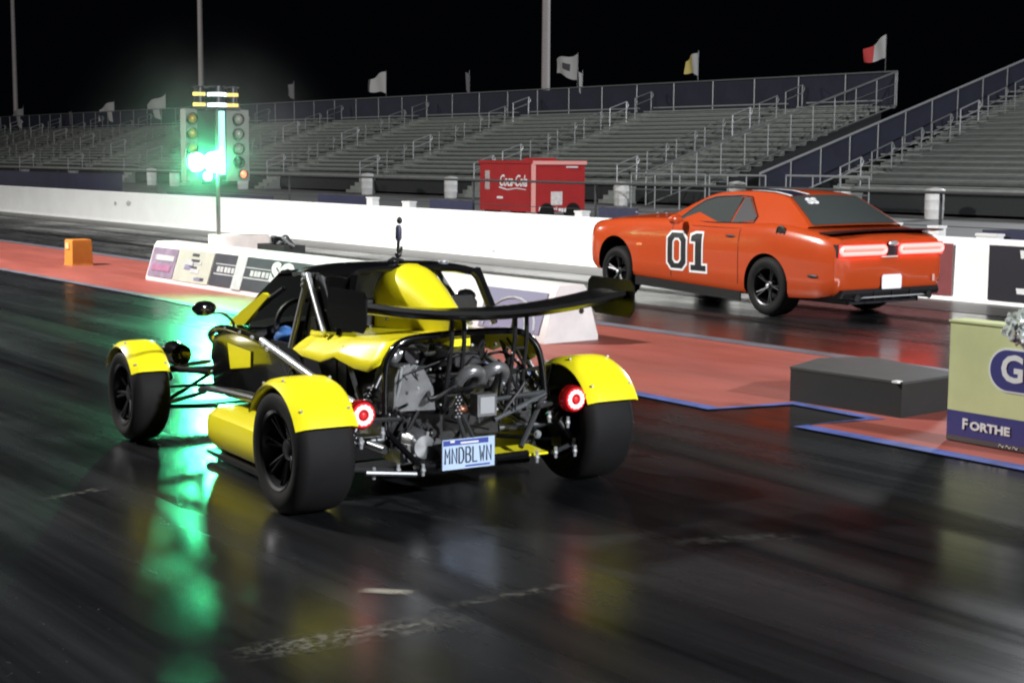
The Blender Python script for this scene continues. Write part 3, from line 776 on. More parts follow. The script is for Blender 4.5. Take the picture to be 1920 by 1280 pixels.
def tyre_mesh(r, w, rim_r):
    h = w/2
    prof = [(-h + .012, rim_r), (-h, rim_r + .03), (-h - .004, (r + rim_r)/2), (-h + .008, r - .035), (-h + .03, r - .012), (-h + .055, r - .003), (0, r), (h - .055, r - .003),
            (h - .03, r - .012), (h - .008, r - .035), (h + .004, (r + rim_r)/2), (h, rim_r + .03), (h - .012, rim_r)]
    return MB().lathe(prof, 'x', n=56, caps=False).mesh('tyre', M['rubber'], ang=50)
def rim_mesh(rim_r, w, s, spokes=7, material=None):
    """s = +1: the show face looks towards +x"""
    m = MB(); h = w/2
    m.lathe([(-s*h*.96, rim_r + .002), (-s*h*.9, rim_r - .012), (s*h*.6, rim_r - .022), (s*h*.9, rim_r - .012), (s*h*.96, rim_r + .002)], 'x', n=40, caps=False)
    m.lathe([(s*h*.15, .001), (s*h*.15, .06), (s*h*.55, .055), (s*h*.62, .035), (s*h*.62, .001)], 'x', n=20)
    for k in range(spokes):
        for d in (-.11, .11):
            t0 = 2*PI*k/spokes; t1 = t0 + d
            p0 = (s*h*.48, .045*math.cos(t0), .045*math.sin(t0)); p1 = (s*h*.74, (rim_r - .02)*math.cos(t1), (rim_r - .02)*math.sin(t1))
            m.tube([p0, p1], .013, 6, r1=.010)
    m.lathe([(-s*h*.25, .10), (-s*h*.25, .155), (-s*h*.17, .155), (-s*h*.17, .10)], 'x', n=28, closed=True)     # brake disc
    return m.mesh('rim', material or M['dark_metal'], ang=35)
def fender(r, w, f0, f1, crown=.022):
    R = []
    n = 22
    for i in range(n + 1):
        f = math.radians(lerp(f0, f1, i/n)); ring = []
        for k in range(9):
            s_ = -1 + 2*k/8
            rr = r + crown*(1 - s_**4) - (.012 if abs(s_) == 1 else 0)
            ring.append((s_*w/2, -rr*math.cos(f), rr*math.sin(f)))
        for k in range(8, -1, -1):
            s_ = -1 + 2*k/8
            rr = r + crown*(1 - s_**4) - .007 - (.012 if abs(s_) == 1 else 0)
            ring.append((s_*(w/2 - .003), -rr*math.cos(f), rr*math.sin(f)))
        R.append(ring)
    return MB().rings(R).mesh('fender', M['yellow'], ang=45)
trm, tfm = tyre_mesh(.325, .315, .20), tyre_mesh(.295, .235, .19)
frm, ffm = fender(.342, .335, 25, 152), fender(.312, .25, 31, 150)
for side_, (ry, fy) in ((-1, (-.875, -.94)), (1, (.815, .88))):
    for (a, b, z, tm, r_rim, w, fm, spk) in ((0, ry, .325, trm, .20, .315, frm, 7), (2.36, fy, .295, tfm, .19, .235, ffm, 6)):
        t = bpy.data.objects.new('tyre', tm); C.objects.link(t); t.parent = A; t.location = V(a, b, z); t.rotation_euler = (random.random()*6, 0, 0)
        r_ = bpy.data.objects.new('rim', rim_mesh(r_rim, w, side_, spk)); C.objects.link(r_); r_.parent = t
        f = bpy.data.objects.new('fender', fm); C.objects.link(f); f.parent = A; f.location = V(a, b + (.005*side_), z)
        m = MB()
        for ph in (40, 80, 120):
            rr = (.342 if a == 0 else .312) + .02; p = math.radians(ph)
            for sx in (-.12, .12): m.ball((sx*(w/.3), -rr*math.cos(p), rr*math.sin(p)), .009, sub=1)
        m.build('bolt', M['chrome'], f)
        m = MB()   # fender stays
        for ph in (35, 100):
            p = math.radians(ph); rr = .33 if a == 0 else .30
            m.tube([(-side_*w*.5, -rr*math.cos(p), rr*math.sin(p)), (-side_*(w*.5 + .05), -rr*.6*math.cos(p), rr*.6*math.sin(p)), (-side_*(w*.5 + .06), 0, .05)], .010, 6)
        m.build('fender_stay', M['black_satin'], f)

# --- engine cover (yellow) with flanks and air scoop
def mirror_sec(left):        # left: (b offset from CX negative, z) from outer to centre
    return [(CX + b, z) for b, z in left] + [(CX - b, z) for b, z in left[-2::-1]]
secs = []
for a, bo, zo, be, ze, zc in ((.80, -.545, .722, -.425, .796, .838), (.66, -.556, .700, -.435, .804, .848), (.45, -.545, .692, -.430, .814, .858), (.30, -.535, .735, -.425, .822, .864),
                              (.24, -.53, .722, -.422, .826, .866), (.10, -.515, .695, -.415, .834, .869), (-.02, -.500, .690, -.405, .842, .872), (-.13, -.487, .738, -.395, .846, .874)):
    P = [(lerp(bo, be, t), lerp(zo, ze, t) + .006*math.sin(PI*t)) for t in (0, .34, .67, .95)]
    secs.append((a, P + [(be + .03, ze + .012), (-.20, zc - .008), (0, zc)]))
m = MB(); m.rings([[V(a, b, z) for b, z in mirror_sec(s_)] for a, s_ in secs], closed=False)
cover = m.build('engine_cover', M['yellow'], A, ang=40)
md = cover.modifiers.new('shell', 'SOLIDIFY'); md.thickness = .010; md.offset = -1
def lip(s):
    m = MB(); m.tube(smooth_path([V(.84, CX + s*.40, .803), V(.78, CX + s*.428, .800), V(.70, CX + s*.440, .806), V(.60, CX + s*.436, .812)], 4), .018, 8); return m
for s in (-1, 1): lip(s).build('cover_lip', M['yellow'], cover)
st = [(.585, .172, 1.150), (.55, .180, 1.182), (.48, .180, 1.196), (.38, .165, 1.170), (.25, .138, 1.112), (.10, .105, 1.035), (-.04, .075, .952), (-.11, .05, .89)]
R = []
for a, hw, zt in st:
    zb = .80; ring = []; n = 14
    for k in range(n + 1):
        t = PI*k/n
        cx_ = math.copysign(abs(math.cos(t))**.75, math.cos(t)); sy_ = abs(math.sin(t))**.8
        zz = max(zt - hw*1.15, .86)
        ring.append(V(a, CX + .01 - hw*cx_, zz + (zt - zz)*sy_))
    ring = [V(a, CX + .01 - hw*1.04, zb)] + ring + [V(a, CX + .01 + hw*1.04, zb)]
    R.append(ring)
scoop = MB().rings(R).build('air_scoop', M['yellow'], A, ang=50)
m = MB(); m.lathe([(.592, .0), (.592, .10), (.588, .10)], 'y', V(0, CX + .01, 1.03), 20); m.build('scoop_mouth', M['ink'], scoop)
m = MB()
for (b, z, a) in ((-.13, .965, .30), (.03, .93, .02), (-.165, .905, .40)): m.ball(V(a, CX + b, z), .010, sub=1)
m.build('rivet', M['dark_metal'], scoop)

# --- roof, cockpit, screen
R = []
for a, z, hw, dr in ((1.34, 1.118, .40, .02), (1.25, 1.142, .41, .03), (1.05, 1.163, .43, .04), (.80, 1.178, .445, .045), (.55, 1.176, .45, .045), (.47, 1.168, .45, .04)):
    ring = []
    for k in range(13):
        s_ = -1 + 2*k/12; ring.append(V(a, CX + .06 + s_*(hw - .03), z + .012*(1 - s_*s_) - dr*abs(s_)**8))
    for k in range(12, -1, -1):
        s_ = -1 + 2*k/12; ring.append(V(a, CX + .06 + s_*(hw - .04), z - .022 + .012*(1 - s_*s_) - dr*abs(s_)**8))
    R.append(ring)
roof = MB().rings(R).build('roof', M['black_gloss'], A, ang=40)
m = MB(); m.ball(V(.62, .28, 1.19), .02, sx=1.6, sy=1, sz=.5); m.build('roof_stud', M['chrome'], roof)
# left rear-quarter side panel of the cabin
def slab(P, th, name, material, parent=A, bevel=0.0):
    m = MB(); m.prism([V(*p) for p in P], (th, 0, 0)); return m.build(name, material, parent, smooth=bool(bevel), bevel=bevel)
qp = slab([(.95, -.372, 1.125), (.37, -.385, 1.15), (.33, -.45, .85), (.70, -.455, .82), (.965, -.455, .72)], .012, 'quarter_panel', M['black_gloss'])
m = MB(); rnd = random.Random(4)
for i in range(9): m.ball(V(rnd.uniform(.45, .9), -.425, rnd.uniform(.88, 1.08)), .0065, sx=.5, sub=1)
m.build('rivet', M['chrome'], qp)
for s in (-1, 1):
    bx_ = lambda b: CX + .0 + s*b
    m = MB(); m.tube([V(.985, bx_(.475), .70), V(.958, bx_(.375 + (.06 if s > 0 else 0)), 1.125)], .017, 10); m.build('hoop_tube', M['chrome'], A)
    m = MB(); m.tube([V(.945, bx_(.385 + (.06 if s > 0 else 0)), 1.118), V(.57, bx_(.46), .83)], .0165, 10); m.build('brace_tube', M['chrome'], A)
    m = MB()
    for (a, z) in ((.955, 1.115), (.96, 1.085), (.965, 1.055)): m.ball(V(a, bx_(.405), z), .016, sub=1)
    m.build('clamp', M['chrome'], A)
# rear hoop round the back window
hoop = smooth_path([V(.47, -.45, .82), V(.47, -.415, 1.02), V(.47, -.37, 1.135), V(.47, -.28, 1.165), V(.47, 0, 1.172), V(.47, .3, 1.158), V(.47, .395, 1.125), V(.47, .455, 1.02), V(.47, .53, .84)], 5)
MB().tube(hoop, .019, 8).build('rear_hoop', M['black_gloss'], A)
m = MB(); m.tube([V(.55, .435, 1.155), V(.50, .545, .86)], .013, 8); m.build('pillar_tube', M['chrome'], A)
m = MB(); m.prism([V(.52, .43, 1.155), V(.52, .465, 1.155), V(.49, .585, .86), V(.49, .545, .86)], (0, .05, 0)); m.build('pillar', M['black_gloss'], A, smooth=False)
# seats, dash, blue pad
for b in (-.27, .28):
    m = MB(); m.rings([[V(.62 + dz*.35 - d, b - w, .45 + dz) for w, d in ((-.18, 0), (-.12, .05), (.12, .05), (.18, 0), (.18, -.06), (-.18, -.06))] for dz in (0, .2, .36, .44)])
    m.build('seat', M['black_satin'], A, bevel=.02)
    m = MB(); m.rings([[V(.56 + y, b + .05 + x*sc_, zz) for x, y in ((-.12, -.03), (.12, -.03), (.12, .05), (-.12, .05))] for zz, sc_ in ((.86, .95), (.96, 1.0), (1.0, .75))]); m.build('headrest', M['black_satin'], A, bevel=.02)
m = MB(); m.rings([[V(a, CX + b, z) for b, z in ((-.50, .55), (-.50, .76), (-.3, .80), (.3, .80), (.50, .76), (.50, .55))] for a in (1.45, 1.72)]); m.build('dashboard', M['black_satin'], A, bevel=.015)
m = MB(); m.ball(V(1.30, -.40, .725), .075, sx=.9, sy=1.1, sz=.9); m.build('blue_pad', M['blue_cloth'], A)
m = MB(); m.lathe([(-.012, .165), (.012, .165), (.012, .14), (-.012, .14)], 'y', V(1.38, -.27, .78), 24, closed=True); m.build('steering_wheel', M['black_satin'], A)
sc0 = [V(1.72, CX + s_*.50, .775) for s_ in (-1, -.5, 0, .5, 1)]; sc1 = [V(1.50, CX + s_*.46, .96 + .02*(1 - s_*s_)) for s_ in (-1, -.5, 0, .5, 1)]; sc2 = [V(1.32, CX + .02 + s_*.40, 1.118) for s_ in (-1, -.5, 0, .5, 1)]
MB().rings([sc0, sc1, sc2], closed=False).build('windscreen', M['screen'], A)
for s in (-1, 1):
    m = MB(); P = [(1.73, .55, .765), (1.70, .55, .80), (1.36, .485, .985), (1.31, .475, .965), (1.55, .53, .78)]
    m.prism([V(a, CX + s*b, z) for a, b, z in P], (-s*.03, 0, 0)); m.build('screen_trim', M['yellow'], A, bevel=.004)
    m = MB(); m.tube([V(1.64, CX + s*.525, .765), V(1.30, CX + s*.45, .965), V(1.20, CX + s*.42, 1.02)], .016, 8); m.build('screen_frame', M['black_satin'], A)
    m = MB(); m.ball(V(1.32, CX + s*.86, .915), 1, .075, .035, .045); m.build('mirror', M['black_gloss'], A)
    m = MB(); m.tube(smooth_path([V(1.34, CX + s*.82, .885), V(1.45, CX + s*.70, .87), V(1.60, CX + s*.58, .80), V(1.66, CX + s*.55, .77)], 4), .009, 6); m.build('mirror_stalk', M['black_satin'], A)
# camera stick on the roof
mt_ = MB(); mt_.tube([V(.64, -.005, 1.19), V(.635, 0, 1.33)], .009, 8); mt_.ball(V(.64, -.03, 1.20), .022, sz=.6); mt_.ball(V(.64, .0, 1.235), .02)
mt_.tube([V(.62, -.07, 1.20), V(.64, -.03, 1.215), V(.64, .03, 1.20)], .010, 6); mt_.tube([V(.64, .012, 1.235), V(.64, .022, 1.28)], .008, 6)
stick = mt_.build('camera_mount', M['black_satin'], A)
m = MB(); m.lathe([(1.31, .010), (1.325, .018), (1.385, .018), (1.40, .011)], 'z', V(.635, .0, 0), 14); m.build('camera_grip', mat('navy_grip', (.03, .03, .07), .5), stick)
m = MB(); m.ball(V(.635, .006, 1.425), .017, sz=1.2); m.build('camera', M['ink'], stick)

# --- side panels, pods, nose
for s in (-1, 1):
    f = lambda a, b, z: V(a, CX + s*b, z)
    m = MB(); m.prism([f(a, .56, z) for a, z in ((1.93, .37), (1.95, .60), (1.90, .685), (1.80, .725), (1.66, .742), (.95, .722), (.72, .60), (.60, .37))], (s*.02, 0, 0))
    sp_ = m.build('side_panel', M['black_gloss'], A, bevel=.008)
    m = MB(); m.prism([f(a, .584, z) for a, z in ((1.66, .665), (1.30, .652), (1.31, .56), (1.62, .515))], (s*.006, 0, 0)); m.build('side_inset', M['yellow'], sp_, bevel=.002)
    R = []
    for a, k in ((1.64, .55), (1.62, .80), (1.57, .95), (1.48, 1.0), (.70, 1.0), (.45, .96), (.40, .85)):
        ring = []
        for b, z in ((.46, .05), (.66, .05), (.74, .08), (.775, .14), (.78, .21), (.765, .27), (.72, .30), (.60, .31), (.46, .31)):
            ring.append(f(a, .46 + (b - .46)*k, .18 + (z - .18)*k))
        R.append(ring)
    pod = MB().rings(R).build('side_pod', M['yellow'], A, ang=35)
    m = MB(); m.box((min(CX + s*.42, CX + s*.76), .40, .025), (max(CX + s*.42, CX + s*.76), 1.60, .05)); m.build('splitter', M['black_satin'], pod)
    # exposed tubes
    m = MB(); m.tube(smooth_path([f(2.55, .34, .46), f(2.2, .46, .60), f(1.95, .585, .69), f(1.72, .60, .752), f(1.4, .595, .75), f(1.107, .585, .728)], 4), .022, 10); m.build('upper_tube', M['black_gloss'], A)
    m = MB(); m.tube([f(1.13, .588, .733), f(.5, .575, .61), f(-.08, .535, .497)], .0215, 10); m.build('diagonal_tube', M['chrome'], A)
    m = MB(); m.tube(smooth_path([f(2.64, .40, .24), f(1.94, .575, .345), f(1.07, .60, .385), (f(.3, .55, .34)), f(-.15, .46, .30)], 5), .022, 10); m.build('lower_tube', M['tube_grey'], A)
    m = MB()
    for (a0, z0_, a1, z1_) in ((.95, .715, .55, .37), (.55, .62, .25, .36), (.25, .56, .6, .36), (.9, .40, .72, .66)): m.tube([f(a0, .575, z0_), f(a1, .57, z1_)], .0125, 8)
    m.build('lattice_tube', M['tube_grey'], A)
    m = MB()
    for (a, z) in ((1.62, .757), (1.40, .755), (1.22, .745), (1.06, .722), (1.0, .70), (1.78, .735)): m.ball(f(a, .612, z), .014, sub=1)
    m.build('fastener', M['chrome'], A)
    # headlight pod and front suspension
    m = MB(); m.lathe([(2.36, .03), (2.38, .065), (2.48, .078), (2.54, .075), (2.55, .0)], 'y', f(0, .62, .515), 20); m.build('headlight', M['black_gloss'], A)
    fy = .91
    m = MB()
    m.tube([f(2.34, fy - .12, .43), f(2.02, .52, .47)], .014, 8); m.tube([f(2.38, fy - .12, .43), f(2.62, .34, .43)], .014, 8)
    m.tube([f(2.36, fy - .12, .45), f(2.05, .56, .44)], .018, 8)
    m.tube([f(2.34, fy - .12, .20), f(1.95, .55, .24)], .014, 8); m.tube([f(2.38, fy - .12, .20), f(2.66, .36, .22)], .014, 8)
    m.tube([f(2.30, fy - .12, .33), f(2.1, .40, .35)], .010, 8); m.tube([f(2.36, fy - .12, .20), f(2.2, .40, .46)], .012, 8)
    m.build('front_wishbone', M['black_satin'], A)
    m = MB(); m.lathe([(-.05, .06), (.05, .07)], 'x', f(2.36, fy - .10, .30), 14); m.build('front_hub', M['dark_metal'], A)
m = MB(); m.rings([[V(a, CX + w*x, zc + hh*y) for x, y in ((-1, -.6), (-.85, .5), (-.5, .9), (0, 1), (.5, .9), (.85, .5), (1, -.6), (.6, -1), (-.6, -1))] for a, w, zc, hh in ((3.05, .08, .33, .04), (2.95, .18, .35, .09), (2.6, .26, .40, .14), (2.2, .34, .48, .18), (1.95, .44, .55, .20), (1.75, .46, .60, .20))])
m.build('nose', M['yellow'], A)
m = MB(); m.rings([[V(3.02 - y, CX + b, .11 + t) for y, t in ((0, 0), (.12, .02), (.26, .015), (.26, 0))] for b in (-.62, -.2, .2, .62)]); m.build('front_wing', M['black_satin'], A)
m = MB(); m.box((-.5, .35, .10), (.44, 2.2, .14)); m.build('floor_pan', M['black_satin'], A)
m = MB(); m.box((-.46, .36, .15), (.40, .46, .80)); m.build('bulkhead', M['ink'], A, smooth=False)
for s in (-1, 1):
    m = MB(); m.box((CX + s*.43 - .01, .47, .145), (CX + s*.43 + .01, 1.72, .71)); m.build('tub_side', M['ink'], A, smooth=False)

# --- rear frame, engine
E = empty  # (engine pieces are parts of the car itself)
arch = smooth_path([V(-.15, -.49, .36), V(-.15, -.492, .55), V(-.15, -.485, .72), V(-.15, -.455, .79), V(-.15, -.395, .845), V(-.15, -.28, .867), V(-.15, 0, .876), V(-.15, .22, .872), V(-.15, .33, .855), V(-.15, .405, .80), V(-.15, .445, .71), V(-.15, .475, .52)], 5)
MB().tube(arch, .0185, 10).build('rear_arch', M['black_gloss'], A)
MB().tube([V(-.15, .475, .53), V(-.28, .24, .27)], .0165, 8).build('frame_tube', M['tube_grey'], A)
for P, r in (([V(-.16, .46, .53), V(-.22, .06, .52)], .014), ([V(-.17, .46, .52), V(-.24, .10, .42)], .014), ([V(-.10, -.49, .50), V(-.10, -.10, .46)], .0175), ([V(-.15, -.49, .40), V(-.30, -.38, .24)], .0175),
             ([V(-.3, -.40, .225), V(-.3, .27, .235)], .02), ([V(.1, .44, .80), V(-.14, .46, .55)], .016), ([V(.3, .46, .80), V(.05, .47, .40)], .014), ([V(.3, -.50, .78), V(.0, -.52, .42)], .014), ([V(.1, .25, .60), V(-.15, .45, .66)], .012)):
    MB().tube(P, r, 8).build('frame_tube', M['tube_grey'] if r < .017 else M['black_gloss'], A)
for s, b0 in ((-1, -.73), (1, .67)):
    f = lambda a, b, z: V(a, CX + s*b, z)
    m = MB(); m.tube([f(-.30, .46, .225), f(-.08, .74, .215)], .013, 8); m.tube([f(.28, .46, .225), f(.06, .74, .215)], .013, 8); m.tube([f(-.25, .40, .47), f(-.03, .73, .45)], .012, 8); m.tube([f(.25, .45, .46), f(.03, .73, .45)], .012, 8); m.tube([f(0, .3, .325), f(0, .75, .325)], .022, 10)
    m.build('rear_wishbone', M['tube_grey'], A)
    m = MB(); m.lathe([(-.06, .07), (.0, .09), (.06, .10)] if s > 0 else [(.06, .07), (.0, .09), (-.06, .10)], 'x', f(0, .72, .325), 18); m.box(tuple(Vector(f(-.05, .70, .19)) - Vector((.02, 0, 0))), tuple(Vector(f(.05, .70, .47)) + Vector((.02, 0, 0)))); m.build('upright', M['dark_metal'], A)
    # coil-over
    p0, p1 = Vector(f(-.12, .70, .25)), Vector(f(-.02, .42, .66)); ax = (p1 - p0).normalized(); u_ = ax.cross(Vector((0, 1, 0))).normalized(); w_ = ax.cross(u_)
    coil = [p0 + (p1 - p0)*(.25 + .6*k/70) + .034*(math.cos(k*.75)*u_ + math.sin(k*.75)*w_) for k in range(71)]
    MB().tube(coil, .006, 5).build('coil_spring', M['dark_metal'], A); MB().tube([p0, p1], .018, 10).build('damper', M['dark_metal'], A)
    m = MB()
    for q in ((-.33, .34, .218), (-.31, .47, .228), (-.30, .60, .222), (-.16, .69, .23), (-.20, .50, .40), (-.2, .62, .36)): m.ball(f(*q), .016, sub=1); m.tube([Vector(f(*q)) + Vector((0, 0, -.03)), Vector(f(*q)) + Vector((0, 0, .03))], .009, 6)
    tag(m.build('rod_end', M['chrome'], A), kind='stuff')
# block, covers, headers
m = MB(); m.rings([[V(a, -.18 + x, z) for x, z in ((-.24, .26), (-.26, .50), (-.18, .64), (.25, .66), (.42, .58), (.44, .30), (.30, .22), (-.10, .22))] for a in (.34, .12, -.02)]); m.build('engine_block', M['dark_metal'], A, bevel=.02)
m = MB(); m.rings([[V(a, x, z) for x, z in ((-.43, .49), (-.42, .66), (-.395, .715), (-.33, .73), (-.26, .71), (-.20, .60), (-.185, .48))] for a in (.10, -.10, -.125)]); m.build('intake_box', M['silver'], A, bevel=.014, ang=30)
m = MB(); m.tube(smooth_path([V(-.1, -.42, .50), V(-.135, -.40, .62), V(-.125, -.385, .71)], 4), .008, 6); m.build('intake_seam', M['chrome'], A)
m = MB(); m.ball(V(-.05, -.395, .765), .045, sub=2); m.tube([V(-.05, -.395, .76), V(-.05, -.30, .80)], .03, 10); m.build('catch_tank', M['silver'], A)
m = MB(); m.lathe([(-.10, .0), (-.10, .05), (.05, .052), (.06, .045)], 'y', V(0, -.30, .775), 18); m.build('filter', M['ink'], A)
for cb_, zc, s in ((-.01, .625, -1), (.125, .632, 1)):
    P = [V(-.02, cb_ - s*.02, .50)] + [V(-.17 - .05*math.sin(t), cb_ + s*.005 - s*.062*math.cos(t), zc + .058*math.sin(t)) for t in [PI*k/9 for k in range(10)]] + [V(-.06, cb_ + s*.07, .50)]
    MB().tube(smooth_path(P, 3), .034, 14).build('exhaust_bend', M['silver'], A)
m = MB(); m.box((-.02, -.275, .45), (.095, -.20, .565)); m.build('heat_shield', M['silver'], A, bevel=.012)
m = MB(); m.box((-.005, -.279, .465), (.08, -.274, .55)); m.build('shield_panel', M['chrome'], A, bevel=.002)
m = MB(); m.rings([[V(a, -.03 + x*k, .74 + z*k) for x, z in ((-.15, -.05), (-.13, .05), (0, .075), (.16, .05), (.18, -.05), (0, -.08))] for a, k in ((.1, .9), (-.02, 1), (-.10, .9), (-.14, .6))]); m.build('plenum', M['dark_metal'], A, bevel=.012)
m = MB(); m.lathe([(-.11, .0), (-.10, .06), (.0, .085), (.06, .085)], 'y', V(-.15, -.315, .315), 18); m.box((-.40, -.22, .24), (-.25, -.10, .33)); m.box((-.43, -.20, .23), (-.20, -.02, .29)); m.build('gearbox', M['silver'], A, bevel=.012)
m = MB()
for k in range(5):
    t = 2*PI*k/5; m.tube([V(-.245, -.315 + .02*math.cos(t), .315 + .02*math.sin(t)), V(-.235, -.315 + .08*math.cos(t), .315 + .08*math.sin(t))], .008, 6)
m.build('gearbox_rib', M['chrome'], A)
m = MB(); m.tube(smooth_path([V(-.24, -.25, .33), V(-.27, -.22, .30), V(-.25, -.20, .25), V(-.2, -.24, .23)], 4), .03, 10); m.build('exhaust_pipe', M['silver'], A)
m = MB(); m.ball(V(-.22, -.085, .49), .028, sx=1.3, sz=.8); m.build('copper_cap', M['copper'], A)
m = MB()
for k in range(7):
    for j in range(2): m.ball(V(-.27, -.145 + j*.02 + (k % 2)*.01, .46 + k*.017), .006, sub=1)
m.build('chain', M['chrome'], A)
rnd = random.Random(21)
for i in range(26):
    b0, z0_ = rnd.uniform(-.42, .40), rnd.uniform(.28, .80); P = [V(rnd.uniform(-.24, .02), b0, z0_)]
    for k in range(3): P.append(V(rnd.uniform(-.26, .02), min(.42, max(-.44, P[-1][0] + rnd.gauss(0, .11))), min(.82, max(.24, P[-1][2] + rnd.gauss(0, .10)))))
    MB().tube(smooth_path(P, 5), rnd.choice((.005, .008, .011)), 6).build('hose', rnd.choice((M['ink'], M['ink'], M['ink'], M['black_satin'], M['tube_grey'])), A)
m = MB()
for i in range(34): m.ball(V(rnd.uniform(-.26, -.05), rnd.uniform(-.42, .42), rnd.uniform(.26, .80)), rnd.uniform(.006, .012), sub=1)
tag(m.build('bolt', M['chrome'], A), kind='stuff')
m = MB(); m.tube([V(-.33, -.69, .235), V(-.35, -.42, .205)], .014, 8); m.build('lower_bar', M['tube_grey'], A)
m = MB(); m.rings([[V(a, b, .232 + (.012 if (a > -.2) else 0)) for a in (-.30, -.10)] + [V(a, b, .222) for a in (-.10, -.30)] for b in (.06, .24, .40)]); m.build('rear_tray', M['yellow'], A)

# --- tail lights
for b, z in ((-.665, .51), (.602, .492)):
    m = MB(); m.lathe([(-.055, .0), (-.055, .062), (-.045, .072), (-.02, .074), (.0, .072), (.01, .05)], 'y', V(-.20, b, z), 32); tl = m.build('tail_light', M['red_lens'], A)
    m = MB(); m.lathe([(-.057, .044), (-.062, .048), (-.062, .060), (-.057, .064)], 'y', V(-.20, b, z), 36, closed=True); m.build('red_ring', M['led_red'], tl)
    m = MB()
    for k in range(14):
        t = 2*PI*k/14; m.ball(V(-.262, b + .041*math.cos(t), z + .041*math.sin(t)), .0125, sy=.7, sub=2)
    m.build('led_ring', M['led_white'], tl)
    m = MB(); m.ball(V(-.258, b, z), .016, sy=.5); m.build('centre_lamp', M['led_red'], tl)
    m = MB(); m.tube([V(-.17, b, z - .02), V(-.10, b*.78, z - .04), V(-.1, b*.72, z - .05)], .014, 8); m.build('light_stalk', M['black_satin'], tl)

# --- number plate
PC = (-.36, -.125, .287)
m = MB(); m.box((PC[1] - .153, PC[0] - .006, PC[2] - .077), (PC[1] + .153, PC[0] + .006, PC[2] + .077)); pl = m.build('number_plate', M['plate_blue'], A, bevel=.003)
m = MB(); m.box((PC[1] - .148, PC[0] - .0085, PC[2] + .047), (PC[1] + .115, PC[0] - .0055, PC[2] + .073)); m.build('plate_band', M['plate_band'], pl)
m = MB(); m.box((PC[1] - .05, PC[0] - .0105, PC[2] + .053), (PC[1] + .055, PC[0] - .008, PC[2] + .062)); m.box((PC[1] - .11, PC[0] - .0105, PC[2] + .062), (PC[1] - .085, PC[0] - .008, PC[2] + .072)); m.build('plate_print', M['sign_white'], pl)
m = MB(); m.box((PC[1] - .02, PC[0] - .0085, PC[2] - .068), (PC[1] + .125, PC[0] - .0055, PC[2] - .060)); m.build('plate_line', M['plate_band'], pl)
GL = dict(M=[[(0, 0), (0, 1), (.5, .42), (1, 1), (1, 0)]], N=[[(0, 0), (0, 1), (1, 0), (1, 1)]], D=[[(0, 0), (0, 1), (.6, 1), (1, .75), (1, .25), (.6, 0), (0, 0)]], L=[[(0, 1), (0, 0), (.95, 0)]],
          B=[[(0, 0), (0, 1), (.7, 1), (.95, .85), (.95, .65), (.7, .53), (0, .53)], [(.7, .53), (1, .38), (1, .14), (.7, 0), (0, 0)]], W=[[(0, 1), (.22, 0), (.5, .6), (.78, 0), (1, 1)]])
for k, ch in enumerate('MNDBLWN'):
    m = MB()
    for st_ in GL[ch]: m.tube([(PC[1] - .138 + k*.0405 + u*.026, PC[0] - .0075, PC[2] - .045 + v*.078) for u, v in st_], .0042, 6)
    m.build('plate_letter', M['ink'], pl)
m = MB(); m.tube([V(PC[0], PC[1] - .02, .36), V(-.25, PC[1], .46)], .012, 6); m.tube([V(PC[0], PC[1] + .03, .36), V(-.25, PC[1] + .03, .46)], .012, 6); m.build('plate_bracket', M['tube_grey'], pl)

# --- rear wing
R = []
for i in range(25):
    b = lerp(-.75, .80, i/24); q = (b - .04)/.74
    zc = 1.004 + .050*q*q*(1 if abs(q) < .25 else 1) ; sh = .03*(1 - q*q)
    ring = []
    for (c_, up, dn) in ((0, 0, 0), (.04, .016, -.010), (.12, .022, -.020), (.24, .016, -.026), (.30, .016, -.012), (.335, .024, .016)):
        ring.append((c_, up))
    ring2 = [(.338, .004), (.30, -.022), (.24, -.032), (.12, -.036), (.04, -.030)]
    R.append([V(-.10 - c_ - sh*.4, b, zc + z_ - sh*.5) for c_, z_ in ring + ring2])
wing = MB().rings(R).build('rear_wing', M['carbon'], A, ang=50)
for b in (-.755, .805):
    m = MB(); m.prism([V(a, b, z) for a, z in ((-.05, 1.00), (-.07, 1.115), (-.10, 1.138), (-.46, 1.138), (-.49, 1.11), (-.49, .98), (-.45, .94), (-.14, .94))], (.009 if b > 0 else -.009, 0, 0))
    ep = m.build('end_plate', M['carbon'], A, bevel=.003)
    m = MB(); m.ball(V(-.27, b - (.006 if b > 0 else -.006), 1.065), .010, sub=1); m.build('bolt', M['chrome'], ep)
for b in (-.105, .275):
    m = MB(); top = [V(-.22, b - .035, 1.0), V(-.22, b + .035, 1.0)]; bot = [V(-.16, b - .055, .46), V(-.16, b + .03, .46)]
    mid = [V(-.22, b - .036, .84), V(-.22, b + .036, .84)]
    for k in range(2): m.tube([top[k], mid[k], bot[k]], .0125, 8)
    for t in (.15, .45, .75): m.tube([Vector(mid[0]).lerp(Vector(bot[0]), t), Vector(mid[1]).lerp(Vector(bot[1]), t)], .008, 6)
    m.tube([V(-.22, b - .036, .985), V(-.13, b, .86)], .009, 6)
    m.box((b - .05, -.26, .975), (b + .05, -.16, .988))
    m.build('wing_support', M['black_satin'], A)

# ================================================================== ORANGE COUPE  (local: x = right, y = forward, z = up; real metres * SC)
SC = 0.95
O = empty('coupe', (13.697, 12.266, 0), -math.radians(3.0))
tag(O, 'orange two-door coupe with 01 on its door and glowing red tail lights', 'car')
def Q(a, b, z): return (b*SC, a*SC, z*SC)
